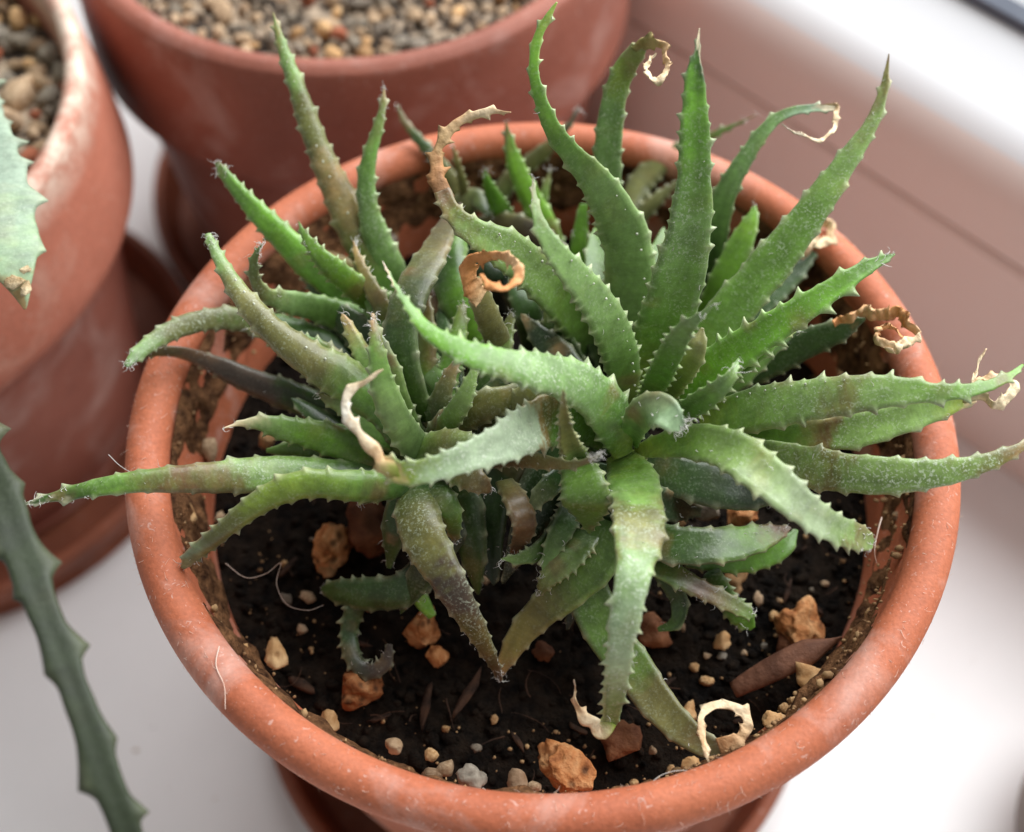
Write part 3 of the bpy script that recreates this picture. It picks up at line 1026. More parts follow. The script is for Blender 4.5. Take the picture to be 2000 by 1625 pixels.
# ---- right rosette
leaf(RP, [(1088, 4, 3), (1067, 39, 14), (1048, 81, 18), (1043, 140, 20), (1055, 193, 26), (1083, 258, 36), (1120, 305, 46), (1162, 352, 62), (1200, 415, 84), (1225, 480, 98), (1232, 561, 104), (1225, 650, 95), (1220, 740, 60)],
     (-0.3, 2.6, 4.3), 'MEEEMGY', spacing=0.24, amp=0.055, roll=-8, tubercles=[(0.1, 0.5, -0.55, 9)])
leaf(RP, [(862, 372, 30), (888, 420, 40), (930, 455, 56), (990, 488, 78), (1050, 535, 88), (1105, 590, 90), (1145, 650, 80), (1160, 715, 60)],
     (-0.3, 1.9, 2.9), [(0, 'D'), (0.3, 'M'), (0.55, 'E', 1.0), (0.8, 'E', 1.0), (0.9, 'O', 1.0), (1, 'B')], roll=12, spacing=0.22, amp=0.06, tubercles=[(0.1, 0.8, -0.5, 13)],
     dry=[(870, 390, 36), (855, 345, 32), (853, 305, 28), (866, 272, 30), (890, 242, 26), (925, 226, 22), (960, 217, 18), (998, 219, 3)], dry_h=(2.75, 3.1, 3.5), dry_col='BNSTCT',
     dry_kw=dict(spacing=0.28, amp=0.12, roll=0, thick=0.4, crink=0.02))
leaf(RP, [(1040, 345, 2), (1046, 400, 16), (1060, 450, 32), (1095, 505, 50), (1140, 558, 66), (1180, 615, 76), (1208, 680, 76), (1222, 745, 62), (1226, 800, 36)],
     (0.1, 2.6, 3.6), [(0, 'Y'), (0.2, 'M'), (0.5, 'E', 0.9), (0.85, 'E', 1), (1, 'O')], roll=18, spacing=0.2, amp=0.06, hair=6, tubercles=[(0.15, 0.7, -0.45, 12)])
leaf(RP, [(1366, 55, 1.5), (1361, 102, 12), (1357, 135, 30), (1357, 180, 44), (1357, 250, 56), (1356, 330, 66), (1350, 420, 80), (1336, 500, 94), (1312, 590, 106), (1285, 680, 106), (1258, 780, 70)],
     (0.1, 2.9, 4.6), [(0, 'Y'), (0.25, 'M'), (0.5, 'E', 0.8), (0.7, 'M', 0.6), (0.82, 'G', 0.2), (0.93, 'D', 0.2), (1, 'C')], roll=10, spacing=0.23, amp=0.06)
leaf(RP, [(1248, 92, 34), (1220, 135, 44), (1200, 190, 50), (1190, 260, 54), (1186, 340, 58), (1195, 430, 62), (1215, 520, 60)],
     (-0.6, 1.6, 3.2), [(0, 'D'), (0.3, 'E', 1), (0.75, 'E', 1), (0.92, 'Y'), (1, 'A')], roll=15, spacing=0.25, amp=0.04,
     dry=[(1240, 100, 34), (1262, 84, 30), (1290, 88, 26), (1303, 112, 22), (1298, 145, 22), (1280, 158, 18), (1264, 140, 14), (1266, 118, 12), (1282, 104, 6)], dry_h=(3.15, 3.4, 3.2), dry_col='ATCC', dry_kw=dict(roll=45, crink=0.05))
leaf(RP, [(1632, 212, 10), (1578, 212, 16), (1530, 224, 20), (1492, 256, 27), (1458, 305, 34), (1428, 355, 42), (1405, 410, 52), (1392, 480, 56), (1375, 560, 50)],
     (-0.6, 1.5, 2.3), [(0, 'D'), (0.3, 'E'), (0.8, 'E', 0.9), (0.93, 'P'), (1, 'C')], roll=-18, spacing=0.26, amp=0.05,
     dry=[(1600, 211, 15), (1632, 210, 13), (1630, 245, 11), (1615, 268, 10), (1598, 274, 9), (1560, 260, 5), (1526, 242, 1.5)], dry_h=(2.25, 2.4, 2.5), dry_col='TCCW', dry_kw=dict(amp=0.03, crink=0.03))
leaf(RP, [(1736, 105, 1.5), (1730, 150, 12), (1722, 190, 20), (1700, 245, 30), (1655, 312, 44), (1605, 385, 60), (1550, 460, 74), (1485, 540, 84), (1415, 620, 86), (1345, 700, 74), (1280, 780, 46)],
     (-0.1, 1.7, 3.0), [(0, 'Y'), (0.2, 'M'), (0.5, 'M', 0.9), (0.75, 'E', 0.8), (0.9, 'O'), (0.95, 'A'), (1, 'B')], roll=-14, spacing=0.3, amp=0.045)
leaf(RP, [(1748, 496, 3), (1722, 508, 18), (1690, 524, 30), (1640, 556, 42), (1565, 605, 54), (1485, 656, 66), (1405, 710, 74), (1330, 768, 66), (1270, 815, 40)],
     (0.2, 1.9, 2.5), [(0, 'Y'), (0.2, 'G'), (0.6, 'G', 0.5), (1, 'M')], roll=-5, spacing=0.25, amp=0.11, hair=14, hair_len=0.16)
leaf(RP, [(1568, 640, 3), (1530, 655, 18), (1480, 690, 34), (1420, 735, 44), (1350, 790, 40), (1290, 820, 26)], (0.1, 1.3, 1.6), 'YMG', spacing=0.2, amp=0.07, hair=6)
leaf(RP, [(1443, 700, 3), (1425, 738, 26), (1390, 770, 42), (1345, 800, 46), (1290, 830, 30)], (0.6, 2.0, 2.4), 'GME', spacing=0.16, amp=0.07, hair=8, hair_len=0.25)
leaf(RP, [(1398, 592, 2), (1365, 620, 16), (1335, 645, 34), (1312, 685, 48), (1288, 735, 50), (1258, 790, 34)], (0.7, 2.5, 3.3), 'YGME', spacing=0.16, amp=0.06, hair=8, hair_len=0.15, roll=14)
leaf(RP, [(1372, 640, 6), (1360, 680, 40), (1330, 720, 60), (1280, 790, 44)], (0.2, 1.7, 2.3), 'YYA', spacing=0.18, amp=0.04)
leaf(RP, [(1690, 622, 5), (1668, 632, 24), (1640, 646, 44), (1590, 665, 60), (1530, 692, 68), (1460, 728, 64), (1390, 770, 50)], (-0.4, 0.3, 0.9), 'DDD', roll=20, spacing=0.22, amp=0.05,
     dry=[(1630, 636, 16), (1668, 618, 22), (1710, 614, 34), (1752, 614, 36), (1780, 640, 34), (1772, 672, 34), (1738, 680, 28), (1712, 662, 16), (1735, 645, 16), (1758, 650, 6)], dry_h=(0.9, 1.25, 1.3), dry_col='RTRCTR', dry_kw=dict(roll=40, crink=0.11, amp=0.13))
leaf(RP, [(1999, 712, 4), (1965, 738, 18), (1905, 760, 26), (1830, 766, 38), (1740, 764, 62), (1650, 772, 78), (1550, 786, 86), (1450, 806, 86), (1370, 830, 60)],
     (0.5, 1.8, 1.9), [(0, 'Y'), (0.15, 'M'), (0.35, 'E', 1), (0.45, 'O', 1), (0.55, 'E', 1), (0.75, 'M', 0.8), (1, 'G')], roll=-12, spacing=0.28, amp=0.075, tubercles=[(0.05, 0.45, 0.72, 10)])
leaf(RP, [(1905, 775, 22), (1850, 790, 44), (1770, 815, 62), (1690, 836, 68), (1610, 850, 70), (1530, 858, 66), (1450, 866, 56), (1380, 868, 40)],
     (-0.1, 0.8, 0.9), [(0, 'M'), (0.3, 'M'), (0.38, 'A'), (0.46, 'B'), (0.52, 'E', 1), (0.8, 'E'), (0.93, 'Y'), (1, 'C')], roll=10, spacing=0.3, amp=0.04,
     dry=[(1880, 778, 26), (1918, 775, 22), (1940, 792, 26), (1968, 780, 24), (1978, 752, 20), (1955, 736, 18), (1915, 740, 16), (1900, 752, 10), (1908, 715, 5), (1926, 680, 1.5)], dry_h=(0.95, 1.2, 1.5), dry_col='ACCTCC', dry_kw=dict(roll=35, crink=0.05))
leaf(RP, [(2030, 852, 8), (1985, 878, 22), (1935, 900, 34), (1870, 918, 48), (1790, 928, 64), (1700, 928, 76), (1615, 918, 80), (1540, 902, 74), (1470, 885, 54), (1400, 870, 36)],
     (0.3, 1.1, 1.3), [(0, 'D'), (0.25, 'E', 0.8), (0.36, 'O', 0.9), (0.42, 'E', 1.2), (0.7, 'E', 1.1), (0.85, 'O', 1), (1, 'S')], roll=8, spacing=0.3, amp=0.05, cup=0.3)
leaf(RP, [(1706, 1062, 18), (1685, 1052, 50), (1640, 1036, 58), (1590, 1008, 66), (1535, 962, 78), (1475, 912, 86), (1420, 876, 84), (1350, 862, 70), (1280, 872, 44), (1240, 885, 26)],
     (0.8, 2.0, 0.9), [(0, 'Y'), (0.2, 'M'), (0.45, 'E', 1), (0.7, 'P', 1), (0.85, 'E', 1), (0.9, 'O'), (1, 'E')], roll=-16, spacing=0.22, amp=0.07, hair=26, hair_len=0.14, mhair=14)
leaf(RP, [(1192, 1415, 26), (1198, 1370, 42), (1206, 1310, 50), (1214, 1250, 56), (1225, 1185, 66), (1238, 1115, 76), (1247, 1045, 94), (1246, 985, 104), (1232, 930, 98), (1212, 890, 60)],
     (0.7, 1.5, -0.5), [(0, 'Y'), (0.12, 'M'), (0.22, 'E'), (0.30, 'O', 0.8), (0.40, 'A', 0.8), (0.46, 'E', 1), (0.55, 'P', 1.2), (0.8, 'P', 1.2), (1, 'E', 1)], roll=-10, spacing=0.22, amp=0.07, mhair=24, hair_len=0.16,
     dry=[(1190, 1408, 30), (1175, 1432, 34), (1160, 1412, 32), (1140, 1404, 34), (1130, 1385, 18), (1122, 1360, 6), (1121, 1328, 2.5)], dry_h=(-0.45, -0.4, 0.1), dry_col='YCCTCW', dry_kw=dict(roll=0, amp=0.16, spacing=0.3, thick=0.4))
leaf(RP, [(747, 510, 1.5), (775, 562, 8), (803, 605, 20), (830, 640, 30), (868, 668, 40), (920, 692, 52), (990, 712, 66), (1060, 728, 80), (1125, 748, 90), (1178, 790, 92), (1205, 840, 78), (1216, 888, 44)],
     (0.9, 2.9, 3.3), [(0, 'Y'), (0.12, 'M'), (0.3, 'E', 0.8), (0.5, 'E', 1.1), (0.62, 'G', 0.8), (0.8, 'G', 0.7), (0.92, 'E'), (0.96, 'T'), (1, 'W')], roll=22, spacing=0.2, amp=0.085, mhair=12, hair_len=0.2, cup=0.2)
leaf(RP, [(745, 905, 34), (790, 925, 46), (850, 915, 50), (915, 892, 60), (975, 868, 78), (1025, 842, 94), (1075, 822, 104), (1130, 822, 108), (1175, 845, 84), (1205, 880, 50)],
     (0.7, 2.1, 2.3), [(0, 'D'), (0.15, 'M'), (0.30, 'M', 0.9), (0.36, 'O', 0.9), (0.405, 'S', 0.9), (0.43, 'Z', 1.4), (0.6, 'Z', 1.4), (0.82, 'P', 1.2), (0.93, 'Y', 0.8), (1, 'T')], roll=-14, spacing=0.2, amp=0.085, thick=0.36,
     dry=[(790, 925, 42), (748, 908, 32), (735, 885, 32), (705, 850, 32), (682, 820, 26), (674, 785, 25), (690, 758, 28), (715, 745, 18), (747, 722, 3)], dry_h=(2.3, 2.5, 2.9), dry_col='YTCWCC', dry_kw=dict(roll=-10, amp=0.13, spacing=0.3, thick=0.35, crink=0.02), label='bent leaf with a silvery white frosted stretch and curled tan tip')
leaf(RP, [(1100, 762, 4), (1100, 795, 15), (1104, 830, 26), (1112, 868, 38), (1128, 905, 52)], (0.9, 2.2, 3.0), 'GAOA', spacing=0.14, amp=0.05, roll=5, thick=0.7)
leaf(RP, [(1150, 1025, 30), (1146, 985, 92), (1138, 945, 88), (1130, 905, 62), (1160, 880, 40)], (0.7, 1.2, 0.2), 'DMM', spacing=0.15, amp=0.05, roll=10, thick=0.5)
leaf(RP, [(1335, 838, 16), (1315, 820, 50), (1290, 800, 68), (1258, 805, 66), (1238, 835, 50), (1232, 870, 30)], (0.9, 2.0, 1.9), 'GEP', spacing=0.13, amp=0.04, hair=30, hair_len=0.22, roll=-12, thick=0.6)
leaf(RP, [(1172, 888, 4), (1150, 900, 10), (1110, 908, 18), (1060, 902, 30), (1000, 895, 36), (940, 900, 36)], (0.5, 1.4, 2.2), 'KBOO', spacing=0.2, amp=0.05, hair=40, hair_len=0.14, roll=15)
# lower leaves of the right rosette
leaf(RP, [(975, 1318, 16), (992, 1282, 34), (1018, 1238, 50), (1060, 1192, 66), (1115, 1145, 82), (1165, 1090, 92), (1195, 1020, 70)], (0.1, -0.5, -1.5), [(0, 'D'), (0.3, 'M'), (0.6, 'O'), (0.8, 'A'), (1, 'S')], spacing=0.3, amp=0.03, hair=18, hair_len=0.12, roll=6, mhair=14)
leaf(RP, [(1052, 1160, 8), (1070, 1130, 40), (1110, 1090, 56), (1150, 1040, 56)], (0.0, 0.0, -0.3), 'DEO', spacing=0.1, amp=0.07, hair=16, hair_len=0.12, roll=20)
leaf(RP, [(978, 1092, 3), (1020, 1090, 26), (1065, 1068, 42), (1105, 1020, 54), (1135, 960, 44)], (0.2, 0.0, 0.0), 'DDE', spacing=0.16, amp=0.05, hair=8)
leaf(RP, [(1430, 1462, 24), (1380, 1456, 44), (1330, 1422, 62), (1280, 1368, 74), (1232, 1300, 80), (1180, 1230, 84), (1150, 1150, 80), (1150, 1060, 60)], (-0.3, -1.0, -0.75), [(0, 'D'), (0.45, 'M'), (0.6, 'O'), (0.85, 'O'), (1, 'B')], spacing=0.4, amp=0.02, roll=0, thick=0.7,
     dry=[(1405, 1462, 40), (1440, 1448, 36), (1460, 1418, 26), (1452, 1392, 26), (1420, 1376, 24), (1388, 1380, 24), (1370, 1404, 18), (1372, 1436, 20), (1378, 1468, 12), (1386, 1492, 3)], dry_h=(-0.7, -0.4, -0.25), dry_col='NTCCTC', dry_kw=dict(roll=10, amp=0.11, spacing=0.3))
leaf(RP, [(1545, 1030, 4), (1510, 1042, 40), (1450, 1058, 66), (1380, 1066, 76), (1300, 1060, 76), (1230, 1020, 60)], (-0.2, 0.0, -0.4), [(0, 'D'), (0.5, 'D'), (0.75, 'M'), (0.9, 'B'), (1, 'K')], spacing=0.26, amp=0.05, roll=-15, mhair=14)
leaf(RP, [(1558, 1035, 4), (1530, 1066, 44), (1480, 1086, 56), (1420, 1092, 56), (1340, 1090, 40)], (-0.6, -0.7, -0.8), 'DGM', spacing=0.22, amp=0.05, roll=14)
leaf(RP, [(1474, 1204, 6), (1452, 1192, 28), (1410, 1170, 36), (1360, 1146, 42), (1310, 1118, 46), (1260, 1090, 40)], (-0.3, -0.5, -0.9), 'DMBOM', spacing=0.24, amp=0.055, roll=-20, hair=10, mhair=10)
leaf(RP, [(1470, 1228, 12), (1450, 1205, 48), (1420, 1170, 40), (1390, 1120, 36)], (-0.6, -1.0, -1.3), 'DMG', spacing=0.14, amp=0.06, roll=10)
leaf(RP, [(1560, 945, 40), (1470, 955, 80), (1390, 945, 90), (1310, 925, 80), (1250, 900, 60)], (0.2, 0.2, -0.4), 'DXX', spacing=0.24, amp=0.05, roll=-10)
leaf(RP, [(1285, 1230, 8), (1320, 1215, 26), (1325, 1170, 36), (1290, 1110, 40)], (-0.6, -1.0, -1.3), 'DDM', spacing=0.2, amp=0.03)
leaf(RP, [(1005, 1080, 18), (1025, 1030, 52), (1010, 980, 52), (985, 940, 40)], (0.3, 0.5, -0.2), 'OBB', spacing=0.16, amp=0.04, roll=-25, hair=8)
leaf(RP, [(1370, 1000, 18), (1310, 990, 60), (1250, 970, 80), (1200, 930, 70)], (0.3, 0.3, -0.6), 'DXX', spacing=0.2, amp=0.05)
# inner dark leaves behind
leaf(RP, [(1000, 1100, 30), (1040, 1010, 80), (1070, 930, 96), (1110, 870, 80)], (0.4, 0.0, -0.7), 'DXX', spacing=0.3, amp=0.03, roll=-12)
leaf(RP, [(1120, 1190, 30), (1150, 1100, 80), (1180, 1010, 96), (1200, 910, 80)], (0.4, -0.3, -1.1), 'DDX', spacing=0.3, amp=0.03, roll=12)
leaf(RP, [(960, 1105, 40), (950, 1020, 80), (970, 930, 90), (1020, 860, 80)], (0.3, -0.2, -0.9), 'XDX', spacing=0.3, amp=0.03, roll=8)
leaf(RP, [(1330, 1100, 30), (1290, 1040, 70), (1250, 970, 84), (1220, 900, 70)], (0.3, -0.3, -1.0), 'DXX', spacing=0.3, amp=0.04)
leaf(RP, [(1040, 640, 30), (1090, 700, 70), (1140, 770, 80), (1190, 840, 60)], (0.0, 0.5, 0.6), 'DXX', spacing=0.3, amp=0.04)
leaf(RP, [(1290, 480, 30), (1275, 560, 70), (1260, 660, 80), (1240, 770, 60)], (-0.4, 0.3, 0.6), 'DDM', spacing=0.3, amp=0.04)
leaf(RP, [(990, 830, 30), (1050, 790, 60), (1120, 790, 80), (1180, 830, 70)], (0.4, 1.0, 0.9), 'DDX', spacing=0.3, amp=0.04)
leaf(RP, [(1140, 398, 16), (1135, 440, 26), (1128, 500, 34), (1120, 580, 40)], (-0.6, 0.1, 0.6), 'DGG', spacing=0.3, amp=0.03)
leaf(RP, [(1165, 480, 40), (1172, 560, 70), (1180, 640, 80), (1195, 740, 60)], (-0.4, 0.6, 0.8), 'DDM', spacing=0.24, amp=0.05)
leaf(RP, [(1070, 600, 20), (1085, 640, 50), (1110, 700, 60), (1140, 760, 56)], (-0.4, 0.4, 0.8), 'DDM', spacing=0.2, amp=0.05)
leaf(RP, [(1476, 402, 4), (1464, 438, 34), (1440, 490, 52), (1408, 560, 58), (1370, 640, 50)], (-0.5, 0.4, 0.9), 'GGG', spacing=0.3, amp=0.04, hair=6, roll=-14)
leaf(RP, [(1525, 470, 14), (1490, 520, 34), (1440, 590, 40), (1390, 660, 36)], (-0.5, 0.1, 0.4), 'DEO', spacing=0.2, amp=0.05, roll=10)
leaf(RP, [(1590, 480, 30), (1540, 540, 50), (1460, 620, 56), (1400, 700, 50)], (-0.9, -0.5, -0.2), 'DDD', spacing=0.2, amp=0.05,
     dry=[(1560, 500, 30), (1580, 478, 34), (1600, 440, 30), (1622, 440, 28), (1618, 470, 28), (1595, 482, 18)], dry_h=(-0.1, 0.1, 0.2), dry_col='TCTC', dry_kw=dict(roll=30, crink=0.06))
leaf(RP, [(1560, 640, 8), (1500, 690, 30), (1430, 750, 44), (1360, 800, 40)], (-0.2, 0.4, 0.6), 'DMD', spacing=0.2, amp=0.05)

# ---- left rosette
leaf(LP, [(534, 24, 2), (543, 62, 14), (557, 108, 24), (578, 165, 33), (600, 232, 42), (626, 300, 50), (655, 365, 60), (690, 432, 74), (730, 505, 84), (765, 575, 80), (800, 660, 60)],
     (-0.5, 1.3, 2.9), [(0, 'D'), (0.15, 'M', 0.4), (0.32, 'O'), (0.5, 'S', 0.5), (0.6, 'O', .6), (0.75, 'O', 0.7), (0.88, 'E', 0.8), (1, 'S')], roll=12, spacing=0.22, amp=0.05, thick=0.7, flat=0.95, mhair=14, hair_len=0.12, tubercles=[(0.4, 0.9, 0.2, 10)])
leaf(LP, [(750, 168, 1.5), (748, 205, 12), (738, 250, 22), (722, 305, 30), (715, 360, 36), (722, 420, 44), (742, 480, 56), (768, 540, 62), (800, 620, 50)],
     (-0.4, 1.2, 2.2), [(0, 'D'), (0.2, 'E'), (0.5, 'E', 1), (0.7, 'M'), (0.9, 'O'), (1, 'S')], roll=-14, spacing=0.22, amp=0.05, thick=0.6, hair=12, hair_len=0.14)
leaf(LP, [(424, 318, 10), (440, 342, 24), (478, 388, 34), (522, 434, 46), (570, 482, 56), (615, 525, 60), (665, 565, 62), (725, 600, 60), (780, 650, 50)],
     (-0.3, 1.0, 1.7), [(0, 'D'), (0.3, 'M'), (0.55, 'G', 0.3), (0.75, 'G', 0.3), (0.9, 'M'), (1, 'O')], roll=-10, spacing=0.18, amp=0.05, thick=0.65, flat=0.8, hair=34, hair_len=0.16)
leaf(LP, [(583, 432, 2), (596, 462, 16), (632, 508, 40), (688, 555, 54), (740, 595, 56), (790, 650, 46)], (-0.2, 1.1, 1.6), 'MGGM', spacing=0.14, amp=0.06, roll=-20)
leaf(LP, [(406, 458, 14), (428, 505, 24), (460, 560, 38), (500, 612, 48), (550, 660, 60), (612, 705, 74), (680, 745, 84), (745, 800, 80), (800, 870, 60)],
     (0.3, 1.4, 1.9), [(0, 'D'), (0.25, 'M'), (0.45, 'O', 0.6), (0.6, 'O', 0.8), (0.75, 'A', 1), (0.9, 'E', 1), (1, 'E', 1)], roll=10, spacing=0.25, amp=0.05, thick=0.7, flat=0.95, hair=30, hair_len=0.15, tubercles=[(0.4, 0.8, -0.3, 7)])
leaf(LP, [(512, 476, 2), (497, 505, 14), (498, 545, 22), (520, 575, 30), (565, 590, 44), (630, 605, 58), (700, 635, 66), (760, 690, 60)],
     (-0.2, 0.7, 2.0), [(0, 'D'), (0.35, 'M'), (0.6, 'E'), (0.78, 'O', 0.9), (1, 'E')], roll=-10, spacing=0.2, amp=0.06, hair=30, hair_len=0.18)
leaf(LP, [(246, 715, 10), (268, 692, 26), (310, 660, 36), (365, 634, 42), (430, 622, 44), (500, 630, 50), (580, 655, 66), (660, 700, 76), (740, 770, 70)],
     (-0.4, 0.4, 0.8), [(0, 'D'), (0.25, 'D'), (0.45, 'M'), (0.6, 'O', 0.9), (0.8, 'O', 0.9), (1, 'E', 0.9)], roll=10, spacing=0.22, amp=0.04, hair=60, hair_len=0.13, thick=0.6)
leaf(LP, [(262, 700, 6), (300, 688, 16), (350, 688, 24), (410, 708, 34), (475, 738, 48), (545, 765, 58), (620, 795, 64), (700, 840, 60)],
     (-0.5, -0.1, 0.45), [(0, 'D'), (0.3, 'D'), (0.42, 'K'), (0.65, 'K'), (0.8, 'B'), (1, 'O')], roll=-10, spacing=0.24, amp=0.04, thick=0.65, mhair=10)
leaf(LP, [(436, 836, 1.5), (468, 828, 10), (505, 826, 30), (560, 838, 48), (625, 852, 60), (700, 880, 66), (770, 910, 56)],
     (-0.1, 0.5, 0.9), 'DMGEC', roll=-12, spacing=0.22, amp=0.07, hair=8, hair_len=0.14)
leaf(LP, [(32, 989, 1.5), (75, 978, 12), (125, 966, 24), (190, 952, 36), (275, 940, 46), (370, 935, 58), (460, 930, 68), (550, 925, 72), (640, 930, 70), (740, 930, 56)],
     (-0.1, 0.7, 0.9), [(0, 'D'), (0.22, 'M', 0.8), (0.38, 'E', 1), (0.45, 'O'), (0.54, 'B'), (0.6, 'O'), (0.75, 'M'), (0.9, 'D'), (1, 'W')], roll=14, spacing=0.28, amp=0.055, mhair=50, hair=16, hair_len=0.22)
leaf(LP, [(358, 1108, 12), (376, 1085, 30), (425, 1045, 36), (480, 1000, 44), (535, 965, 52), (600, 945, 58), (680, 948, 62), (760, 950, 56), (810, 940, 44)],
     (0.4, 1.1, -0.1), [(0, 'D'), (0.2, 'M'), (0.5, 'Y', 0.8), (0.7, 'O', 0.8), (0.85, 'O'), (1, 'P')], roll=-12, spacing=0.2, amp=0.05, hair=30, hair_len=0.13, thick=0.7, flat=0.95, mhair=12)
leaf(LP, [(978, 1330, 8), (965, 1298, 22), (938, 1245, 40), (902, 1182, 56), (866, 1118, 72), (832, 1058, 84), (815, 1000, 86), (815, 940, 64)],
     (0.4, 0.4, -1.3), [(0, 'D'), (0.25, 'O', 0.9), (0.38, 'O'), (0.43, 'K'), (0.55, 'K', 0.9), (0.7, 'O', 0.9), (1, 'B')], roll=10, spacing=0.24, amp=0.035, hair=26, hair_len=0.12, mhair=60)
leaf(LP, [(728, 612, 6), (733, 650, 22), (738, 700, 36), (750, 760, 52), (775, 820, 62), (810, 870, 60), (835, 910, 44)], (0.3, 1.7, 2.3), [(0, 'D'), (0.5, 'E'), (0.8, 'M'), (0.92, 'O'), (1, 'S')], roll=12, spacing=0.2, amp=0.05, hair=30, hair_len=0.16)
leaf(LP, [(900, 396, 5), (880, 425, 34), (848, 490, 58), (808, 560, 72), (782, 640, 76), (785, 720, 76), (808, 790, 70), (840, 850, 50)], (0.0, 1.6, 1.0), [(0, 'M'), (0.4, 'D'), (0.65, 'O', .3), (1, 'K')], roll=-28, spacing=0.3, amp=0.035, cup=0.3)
leaf(LP, [(895, 450, 40), (880, 500, 62), (885, 560, 70), (910, 620, 66), (940, 690, 56), (930, 780, 50)], (-0.3, 0.7, 0.7), 'MGDG', roll=-10, spacing=0.24, amp=0.04)
leaf(LP, [(928, 545, 40), (938, 580, 44), (955, 625, 50), (975, 675, 54), (985, 740, 50)], (0.0, 1.4, 2.2), 'DOOA', roll=10, spacing=0.24, amp=0.03,
     dry=[(940, 582, 44), (916, 548, 40), (922, 512, 36), (958, 497, 26), (998, 508, 30), (1013, 536, 30), (994, 562, 24), (960, 558, 20), (938, 536, 12)], dry_h=(2.2, 3.3, 3.5), dry_col='TRRTRR', dry_kw=dict(roll=25, crink=0.05))
leaf(LP, [(845, 575, 26), (870, 610, 40), (910, 650, 44), (960, 700, 40)], (-0.2, 0.4, 0.6), 'DNB', roll=10, spacing=0.2, amp=0.03)
leaf(LP, [(960, 890, 16), (915, 868, 44), (860, 868, 60), (815, 890, 60)], (0.6, 1.1, 1.2), 'MOE', roll=-20, spacing=0.18, amp=0.07)
leaf(LP, [(1040, 760, 30), (960, 788, 62), (890, 820, 64), (840, 870, 50)], (0.3, 1.1, 1.1), 'DOD', roll=14, spacing=0.24, amp=0.04)
leaf(LP, [(900, 768, 10), (858, 745, 44), (835, 705, 50), (838, 660, 44)], (0.2, 0.7, 0.6), 'DEE', roll=10, spacing=0.16, amp=0.04)
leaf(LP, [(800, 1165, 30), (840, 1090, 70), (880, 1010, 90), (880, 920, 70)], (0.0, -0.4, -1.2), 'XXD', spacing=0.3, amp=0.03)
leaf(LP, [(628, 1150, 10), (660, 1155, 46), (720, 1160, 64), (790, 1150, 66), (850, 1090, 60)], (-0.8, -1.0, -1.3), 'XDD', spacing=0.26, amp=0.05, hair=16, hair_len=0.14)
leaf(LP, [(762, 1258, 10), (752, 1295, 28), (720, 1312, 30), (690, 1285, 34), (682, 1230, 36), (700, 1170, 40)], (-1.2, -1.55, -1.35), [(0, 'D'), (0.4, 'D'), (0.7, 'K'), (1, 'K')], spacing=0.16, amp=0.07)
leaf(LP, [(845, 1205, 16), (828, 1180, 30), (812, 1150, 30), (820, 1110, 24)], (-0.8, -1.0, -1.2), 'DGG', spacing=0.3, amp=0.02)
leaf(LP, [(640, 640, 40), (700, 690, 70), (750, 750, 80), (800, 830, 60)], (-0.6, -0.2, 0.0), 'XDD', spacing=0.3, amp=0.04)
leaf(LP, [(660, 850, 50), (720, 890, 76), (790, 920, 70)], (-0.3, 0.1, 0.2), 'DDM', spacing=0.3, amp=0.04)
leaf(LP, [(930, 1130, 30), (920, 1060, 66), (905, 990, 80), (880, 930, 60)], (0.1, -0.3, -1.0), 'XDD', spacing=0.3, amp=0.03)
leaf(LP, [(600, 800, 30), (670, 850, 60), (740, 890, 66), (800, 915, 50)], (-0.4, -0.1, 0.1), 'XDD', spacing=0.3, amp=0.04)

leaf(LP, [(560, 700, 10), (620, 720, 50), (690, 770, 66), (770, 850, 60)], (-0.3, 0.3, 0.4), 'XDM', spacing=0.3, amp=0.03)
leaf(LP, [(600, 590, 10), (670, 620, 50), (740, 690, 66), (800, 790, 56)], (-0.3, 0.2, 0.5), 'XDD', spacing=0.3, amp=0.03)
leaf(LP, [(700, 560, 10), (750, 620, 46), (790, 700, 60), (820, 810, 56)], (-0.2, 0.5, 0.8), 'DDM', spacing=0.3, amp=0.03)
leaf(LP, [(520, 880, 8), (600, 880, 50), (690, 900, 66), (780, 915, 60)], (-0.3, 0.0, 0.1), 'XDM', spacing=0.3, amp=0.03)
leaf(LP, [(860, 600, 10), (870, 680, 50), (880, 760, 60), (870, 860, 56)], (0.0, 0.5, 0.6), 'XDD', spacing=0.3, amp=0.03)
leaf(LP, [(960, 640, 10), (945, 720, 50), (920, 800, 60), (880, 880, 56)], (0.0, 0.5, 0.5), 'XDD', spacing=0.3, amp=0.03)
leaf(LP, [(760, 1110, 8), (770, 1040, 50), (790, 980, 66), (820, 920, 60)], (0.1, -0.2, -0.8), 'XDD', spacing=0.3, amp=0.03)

leaf(LP, [(690, 470, 2), (705, 520, 20), (735, 580, 34), (775, 650, 44), (810, 740, 40)], (-0.2, 0.8, 1.2), 'XDOS', spacing=0.2, amp=0.05, hair=14)
leaf(LP, [(560, 470, 2), (600, 540, 22), (655, 610, 40), (720, 690, 50), (780, 790, 46)], (-0.3, 0.3, 0.6), 'XDDO', spacing=0.2, amp=0.05, hair=14)
leaf(LP, [(480, 640, 3), (540, 670, 24), (610, 720, 44), (690, 790, 56), (770, 870, 50)], (-0.3, 0.2, 0.5), 'XDMO', spacing=0.2, amp=0.05, hair=14)
leaf(LP, [(640, 690, 3), (665, 740, 26), (710, 800, 44), (770, 860, 50)], (0.0, 0.8, 1.3), 'DMEO', spacing=0.2, amp=0.05, hair=20)
leaf(LP, [(905, 690, 3), (880, 730, 26), (858, 790, 44), (850, 860, 46)], (0.2, 0.9, 1.2), 'DDOS', spacing=0.18, amp=0.05, hair=14)
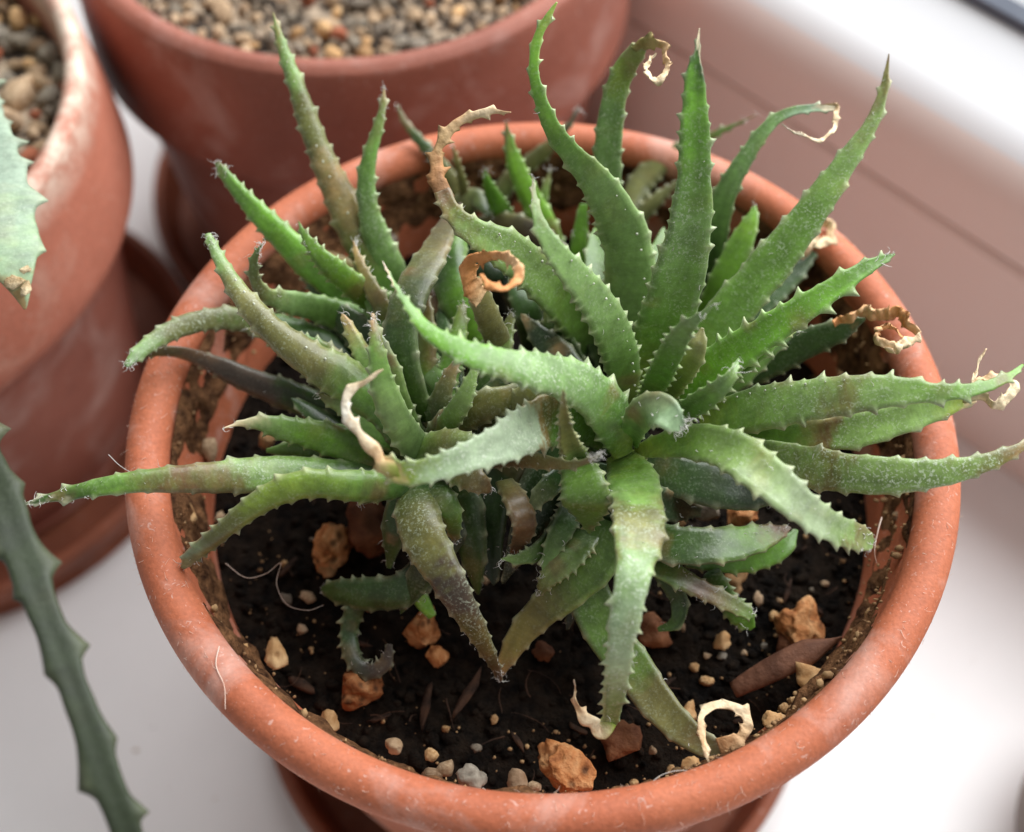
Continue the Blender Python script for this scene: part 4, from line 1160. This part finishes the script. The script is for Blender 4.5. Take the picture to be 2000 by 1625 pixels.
leaf(LP, [(1020, 700, 3), (980, 740, 26), (930, 800, 46), (880, 870, 46)], (0.2, 0.8, 1.0), 'XDDK', spacing=0.18, amp=0.05, hair=10)
leaf(RP, [(1060, 1135, 3), (1075, 1080, 30), (1105, 1020, 50), (1150, 940, 56)], (0.3, 0.2, -0.2), 'XDE', spacing=0.18, amp=0.05, hair=14)
leaf(RP, [(1030, 1010, 3), (1050, 975, 30), (1085, 940, 46), (1140, 900, 50)], (0.4, 0.6, 0.4), 'XDO', spacing=0.18, amp=0.05, hair=14)
leaf(BP, [(840, 300, 2), (860, 360, 16), (890, 430, 30), (920, 510, 36)], (-0.9, -0.2, 0.4), 'DDOK', spacing=0.18, amp=0.04, hair=12)
leaf(BP, [(1075, 330, 2), (1062, 380, 18), (1040, 440, 30), (1010, 510, 36)], (-0.9, -0.2, 0.3), 'DDMO', spacing=0.18, amp=0.04, hair=12)

for (x0, y0, xm, ym, xb, yb, w_, hm, ht, cs) in (
        (668, 612, 712, 700, 800, 850, 40, 0.9, 1.4, 'DMES'), (622, 770, 690, 800, 800, 880, 46, 0.7, 1.0, 'DMEO'), (826, 548, 832, 650, 850, 840, 40, 0.8, 1.2, 'DMOB'),
        (905, 590, 890, 680, 860, 850, 42, 0.8, 1.1, 'DMGO'), (1000, 610, 975, 700, 930, 860, 44, 0.8, 1.2, 'DDMO'), (930, 715, 905, 780, 860, 880, 40, 1.2, 1.6, 'DMEE'),
        (1075, 735, 1030, 770, 950, 860, 46, 1.1, 1.3, 'DDOO'), (740, 650, 765, 720, 820, 860, 36, 1.1, 1.7, 'DMEP'), (585, 655, 650, 700, 790, 850, 42, 0.5, 0.8, 'DDMM'),
        (960, 960, 930, 940, 860, 900, 44, 1.0, 0.9, 'DMOB'), (700, 980, 740, 960, 820, 910, 44, 0.5, 0.2, 'DMMO'), (890, 1060, 880, 1000, 850, 920, 44, 0.6, -0.1, 'DDMO')):
    leaf(LP, [(x0, y0, 3), (x0 * .75 + xm * .25, y0 * .75 + ym * .25, w_ * 0.5), (xm, ym, w_), (xm * .5 + xb * .5 - 8, ym * .5 + yb * .5, w_ * 1.15), (xb, yb, w_)], (0.2, hm, ht), cs, spacing=0.17, amp=0.045, hair=14, hair_len=0.13)

# ---- shaded back rosette
leaf(BP, [(988, 238, 2), (996, 285, 22), (1012, 335, 36), (1040, 395, 46), (1068, 455, 54), (1090, 530, 50)], (-0.9, 0.3, 1.3), [(0, 'D'), (0.4, 'G', .3), (0.8, 'G', .3), (1, 'D')], roll=8, spacing=0.2, amp=0.05, hair=4)
leaf(BP, [(948, 330, 2), (952, 355, 18), (968, 392, 34), (990, 430, 36), (1010, 480, 30)], (-0.8, 0.1, 0.8), 'DGG', roll=-8, spacing=0.13, amp=0.06, hair=12, hair_len=0.2)
leaf(BP, [(776, 205, 3), (792, 240, 14), (820, 275, 20), (855, 315, 26), (890, 365, 30), (910, 430, 30)], (-1.0, -0.1, 0.5), 'OODO', roll=8, spacing=0.2, amp=0.03, hair=8)
leaf(BP, [(1132, 208, 3), (1108, 248, 12), (1075, 285, 26), (1035, 318, 34), (990, 360, 36), (960, 420, 34)], (-1.0, -0.2, 0.5), 'DOOK', roll=8, spacing=0.2, amp=0.03, hair=10)
leaf(BP, [(884, 282, 2), (895, 325, 12), (905, 365, 18), (908, 405, 20), (915, 470, 22)], (-0.8, 0.1, 0.9), 'OBOS', roll=8, spacing=0.14, amp=0.04, hair=6)
leaf(BP, [(1118, 505, 6), (1085, 482, 34), (1040, 455, 48), (985, 440, 50), (930, 450, 44), (890, 480, 36)], (-0.8, 0.0, 0.3), 'DOKK', roll=14, spacing=0.26, amp=0.04)
leaf(BP, [(955, 420, 10), (930, 390, 44), (900, 410, 56), (880, 460, 50)], (-0.8, -0.1, 0.1), 'DOD', roll=-14, spacing=0.24, amp=0.03, hair=12)
leaf(BP, [(1478, 224, 1.5), (1440, 242, 6), (1405, 258, 12), (1350, 285, 30), (1295, 315, 42), (1250, 360, 48), (1225, 420, 44), (1200, 500, 40)], (-0.8, -0.2, 0.6), [(0, 'D'), (0.5, 'O'), (0.75, 'O', .3), (0.9, 'M'), (1, 'S')], roll=-10, spacing=0.2, amp=0.05, hair=10)
leaf(BP, [(1325, 355, 8), (1285, 388, 26), (1250, 425, 34), (1225, 480, 32)], (-1.0, -0.5, -0.2), 'DOO', roll=10, spacing=0.18, amp=0.05)
leaf(BP, [(1010, 560, 40), (1030, 610, 60), (1050, 680, 60)], (-0.5, 0.2, 0.4), 'XDD', spacing=0.3, amp=0.04)
leaf(BP, [(990, 480, 40), (1010, 540, 60), (1020, 610, 60)], (-0.9, -0.5, -0.4), 'XDX', spacing=0.3, amp=0.04)
leaf(BP, [(640, 500, 20), (690, 520, 24), (740, 540, 26), (800, 560, 30)], (-1.2, -1.0, -0.9), 'DOS', spacing=0.3, amp=0.02)

# ------------------------------------------------------------------ loose bits on the soil
c0, c1 = at(1432, 1348, -1.75), at(1645, 1246, -1.15)
sp_dir = c1 - c0
V, Fc = [], []
rs = random.Random(3)
nn, ns = 26, 10
for i in range(nn):
    t_ = i / (nn - 1)
    c = c0 + sp_dir * t_
    tv = sp_dir / np.linalg.norm(sp_dir)
    u = np.cross([0, 0, 1], tv)
    u /= np.linalg.norm(u)
    v = np.cross(tv, u)
    wd = 0.155 * (0.75 + 0.5 * math.sin(min(1, t_ * 1.6) * 2.0)) * (1 if t_ < 0.7 else max(0.06, (1 - t_) / 0.3))
    for j in range(ns):
        an = 2 * math.pi * j / ns
        k_ = 1 + 0.14 * nz((j * 1.9, t_ * 2, 0), 1.0)
        V.append(c + u * wd * k_ * math.cos(an) + v * 0.09 * k_ * math.sin(an) + v * 0.10 * math.sin(t_ * 3))
for i in range(nn - 1):
    for j in range(ns):
        Fc.append((i * ns + j, i * ns + (j + 1) % ns, (i + 1) * ns + (j + 1) % ns, (i + 1) * ns + j))
Fc += [tuple(range(ns))[::-1], tuple(range((nn - 1) * ns, nn * ns))]
tag(mesh_obj('wood_splinter', V, Fc, M['wood'], origin=c0), 'long brown splinter of bark lying on the soil at the right', 'splinter')


CH = [(830, 1370, 95, 80, 20, 0), (915, 1350, 120, 62, 22, 1), (1130, 1420, 60, -30, 14, 2), (585, 1330, 70, -40, 26, 3), (740, 1395, 46, 20, 13, 4), (1010, 1440, 50, -60, 12, 5),
      (1300, 1330, 60, 30, 14, 6), (1540, 1150, 56, 70, 14, 7), (560, 1100, 60, 50, 16, 8), (1450, 1400, 44, 10, 12, 9), (700, 1250, 52, -20, 13, 10), (1600, 1180, 40, -50, 12, 11)]
for (px, py, ln, ang, wd_, sd_) in CH:
    c = at(px, py, -1.9)
    c = np.array([c[0], c[1], RIM + soil_z(c[0], c[1]) + 0.06])
    k = depth(c) / F_PX / 2
    Vv, Ff = lump(random.Random(sd_ + 40), 2, 0.5, 1.7)
    Vv = Vv * np.array([ln * k, wd_ * k, wd_ * k * 0.55])
    ca, sa = math.cos(math.radians(ang)), math.sin(math.radians(ang))
    Vv = np.stack([Vv[:, 0] * ca - Vv[:, 1] * sa, Vv[:, 0] * sa + Vv[:, 1] * ca, Vv[:, 2] + Vv[:, 0] * 0.06], -1) + c
    tag(mesh_obj('bark_chip', Vv, Ff, M['bark'], origin=c), 'dark brown bark chip in the black soil, ' + ('right of the hanging pale leaf' if px > 1230 else 'left of the drooping olive leaf' if px < 800 else 'in the bare front middle'), 'bark chip', 'dark bark chips in the soil')


def fibre(name, pts, hs, r, mat, label, cat='fibre'):
    P = np.array([at(x, y, h) for (x, y), h in zip(pts, np.interp(np.linspace(0, 1, len(pts)), np.linspace(0, 1, len(hs)), hs))])
    V, Fc = tube_mesh([catmull(P, 8)], [r], 5)
    return tag(mesh_obj(name, V, Fc, M[mat], origin=P[0]), label, cat)


fibre('dust_thread', [(440, 1100), (480, 1128), (520, 1120), (548, 1100), (540, 1140), (560, 1180), (600, 1192), (632, 1182)], (-1.0, -1.1, -1.2), 0.005, 'lint', 'pale curling thread over the soil at the lower left')
fibre('dust_thread', [(428, 1262), (422, 1300), (438, 1340), (440, 1385)], (0.02, 0.02, 0.02), 0.009, 'lint', 'thin pale thread lying on the lower left of the rim')
fibre('dust_thread', [(212, 888), (235, 910), (262, 925), (290, 930)], (0.8, 0.5, 0.1), 0.006, 'hair', 'single pale thread crossing the left side of the rim')
fibre('dust_thread', [(1722, 1010), (1714, 1040), (1708, 1075), (1712, 1100)], (-0.3, -0.4, -0.6), 0.012, 'lint', 'straw coloured thread against the right inner wall')
fibre('dust_thread', [(1260, 1540), (1290, 1515), (1325, 1505), (1365, 1508)], (-0.4, -0.3, -0.3), 0.006, 'hair', 'faint loose thread at the front inner edge of the rim')

rs = random.Random(77)
paths, rads = [], []
for q in range(90):
    r = 4.8 * math.sqrt(rs.random())
    a = rs.uniform(-3.1, 0.2)
    x, y = r * math.cos(a), r * math.sin(a)
    an = rs.uniform(0, 6.28)
    P = curl_path((x, y, RIM + soil_z(x, y) + 0.10), (math.cos(an), math.sin(an), rs.uniform(-0.1, 0.15)), rs.uniform(0.15, 0.7), rs, 0.5, 9)
    paths.append(P)
    rads.append(rs.uniform(0.005, 0.016))
V, Fc = tube_mesh(paths, rads, 4)
tag(mesh_obj('root_fibres', V, Fc, M['bark'], origin=(0, 0, RIM - 2)), 'fine brown root fibres strewn over the black soil', 'root fibres', kind='stuff')
V, Fc = [], []
for (px, py, r_) in ((265, 1466, 0.05), (300, 1420, 0.02), (420, 1560, 0.025), (1700, 1480, 0.02), (1820, 1400, 0.03), (1760, 1580, 0.02), (330, 1540, 0.015), (1640, 1560, 0.015), (1900, 1290, 0.02)):
    c = at(px, py, -RIM + 0.01)
    lv, lf = base_l[int(px) % 6]
    o_ = len(V)
    V += [tuple(c + r_ * p * np.array([1.4, 0.8, 0.5])) for p in lv]
    Fc += [[o_ + i for i in f] for f in lf]
tag(mesh_obj('dust_specks', V, Fc, M['gritmix'], origin=(0, 0, 0)), 'scattered tiny specks of dust on the white sill', 'dust', kind='stuff')

# lint clinging to the rim
rs = random.Random(21)
paths, rads = [], []
for q in range(1300):
    a = rs.uniform(-math.pi, math.pi)
    if nz((math.cos(a) * 4, math.sin(a) * 4, 2.2), 1.0) < rs.uniform(-0.35, 0.45):
        continue
    if a > 0.2 and a < 2.7 and rs.random() < 0.7:
        continue
    th = math.radians(rs.uniform(-25, 165))
    n_ = np.array([math.cos(th) * math.cos(a), math.cos(th) * math.sin(a), math.sin(th)])
    p = np.array([5.69 * math.cos(a), 5.69 * math.sin(a), RIM - 0.31]) + n_ * 0.317
    tg = np.cross(n_, [rs.gauss(0, 1) for _ in range(3)])
    L = abs(rs.gauss(0, 0.06)) + 0.025
    d = tg / np.linalg.norm(tg) + n_ * rs.uniform(-0.05, 0.25)
    paths.append(curl_path(p, d, L, rs, 0.7, 5))
    rads.append(rs.uniform(0.002, 0.0042))
V, Fc = tube_mesh(paths, rads)
tag(mesh_obj('rim_lint', V, Fc, M['lint'], origin=(0, 0, RIM)), 'short pale lint fibres clinging to the rolled rim', 'lint', kind='stuff')

# ------------------------------------------------------------------ neighbours at the left edge
LPn = thing('broad_leaf_succulent', 'pale silvery toothed leaf hanging over the left pot', 'succulent', at(-330, 20, -0.9))
leaf(LPn, [(42, 578, 26), (26, 520, 84), (4, 430, 128), (-26, 335, 142), (-66, 240, 145), (-110, 160, 165), (-200, 90, 150), (-300, 40, 130)],
     (-0.8, 1.6, 1.2), [(0, 'D'), (0.3, 'E'), (0.45, 'Q', 1.0), (0.85, 'Q', 1.0), (0.95, 'P', 1.0), (1, 'S')], mat='leaf_dull', edge=0.3, spacing=0.6, amp=0.15, roll=-6, thick=0.3, flat=0.5)
wp = LPn.children[0]
for (x, y, w_, h_) in ((18, 528, 44, 34), (44, 522, 36, 36), (28, 552, 40, 30), (52, 560, 22, 40)):
    cc = at(x, y, 1.5)
    k = depth(cc) / F_PX / 2
    Vv, Ff = lump(random.Random(x), 3, 0.4, 1.6)
    mesh_obj('scab', Vv * np.array([w_ * k, h_ * k, w_ * k * 0.6]) + cc, Ff, M['wart'], wp, origin=cc)
ST = thing('trailing_stem_succulent', 'long dark green toothed stem trailing down the lower left corner', 'succulent', at(-420, 180, -0.9))
leaf(ST, [(272, 1700, 58), (242, 1610, 58), (208, 1520, 58), (165, 1400, 57), (124, 1290, 58), (84, 1190, 62), (45, 1090, 68), (8, 990, 76), (-40, 900, 90), (-140, 680, 90), (-280, 400, 90), (-400, 200, 90)],
     (-0.8, 2.2, 1.4), [(0, 'V'), (0.5, 'V', 0.1), (1, 'V', 0.05)], name='stem', mat='leaf_dull', cup=0.7, spacing=0.8, amp=0.17, roll=0, edge=0.12, thick=0.8, flat=1.0)

# ------------------------------------------------------------------ tidy
for o in ROOTS:
    if '_o' in o:
        del o['_o']
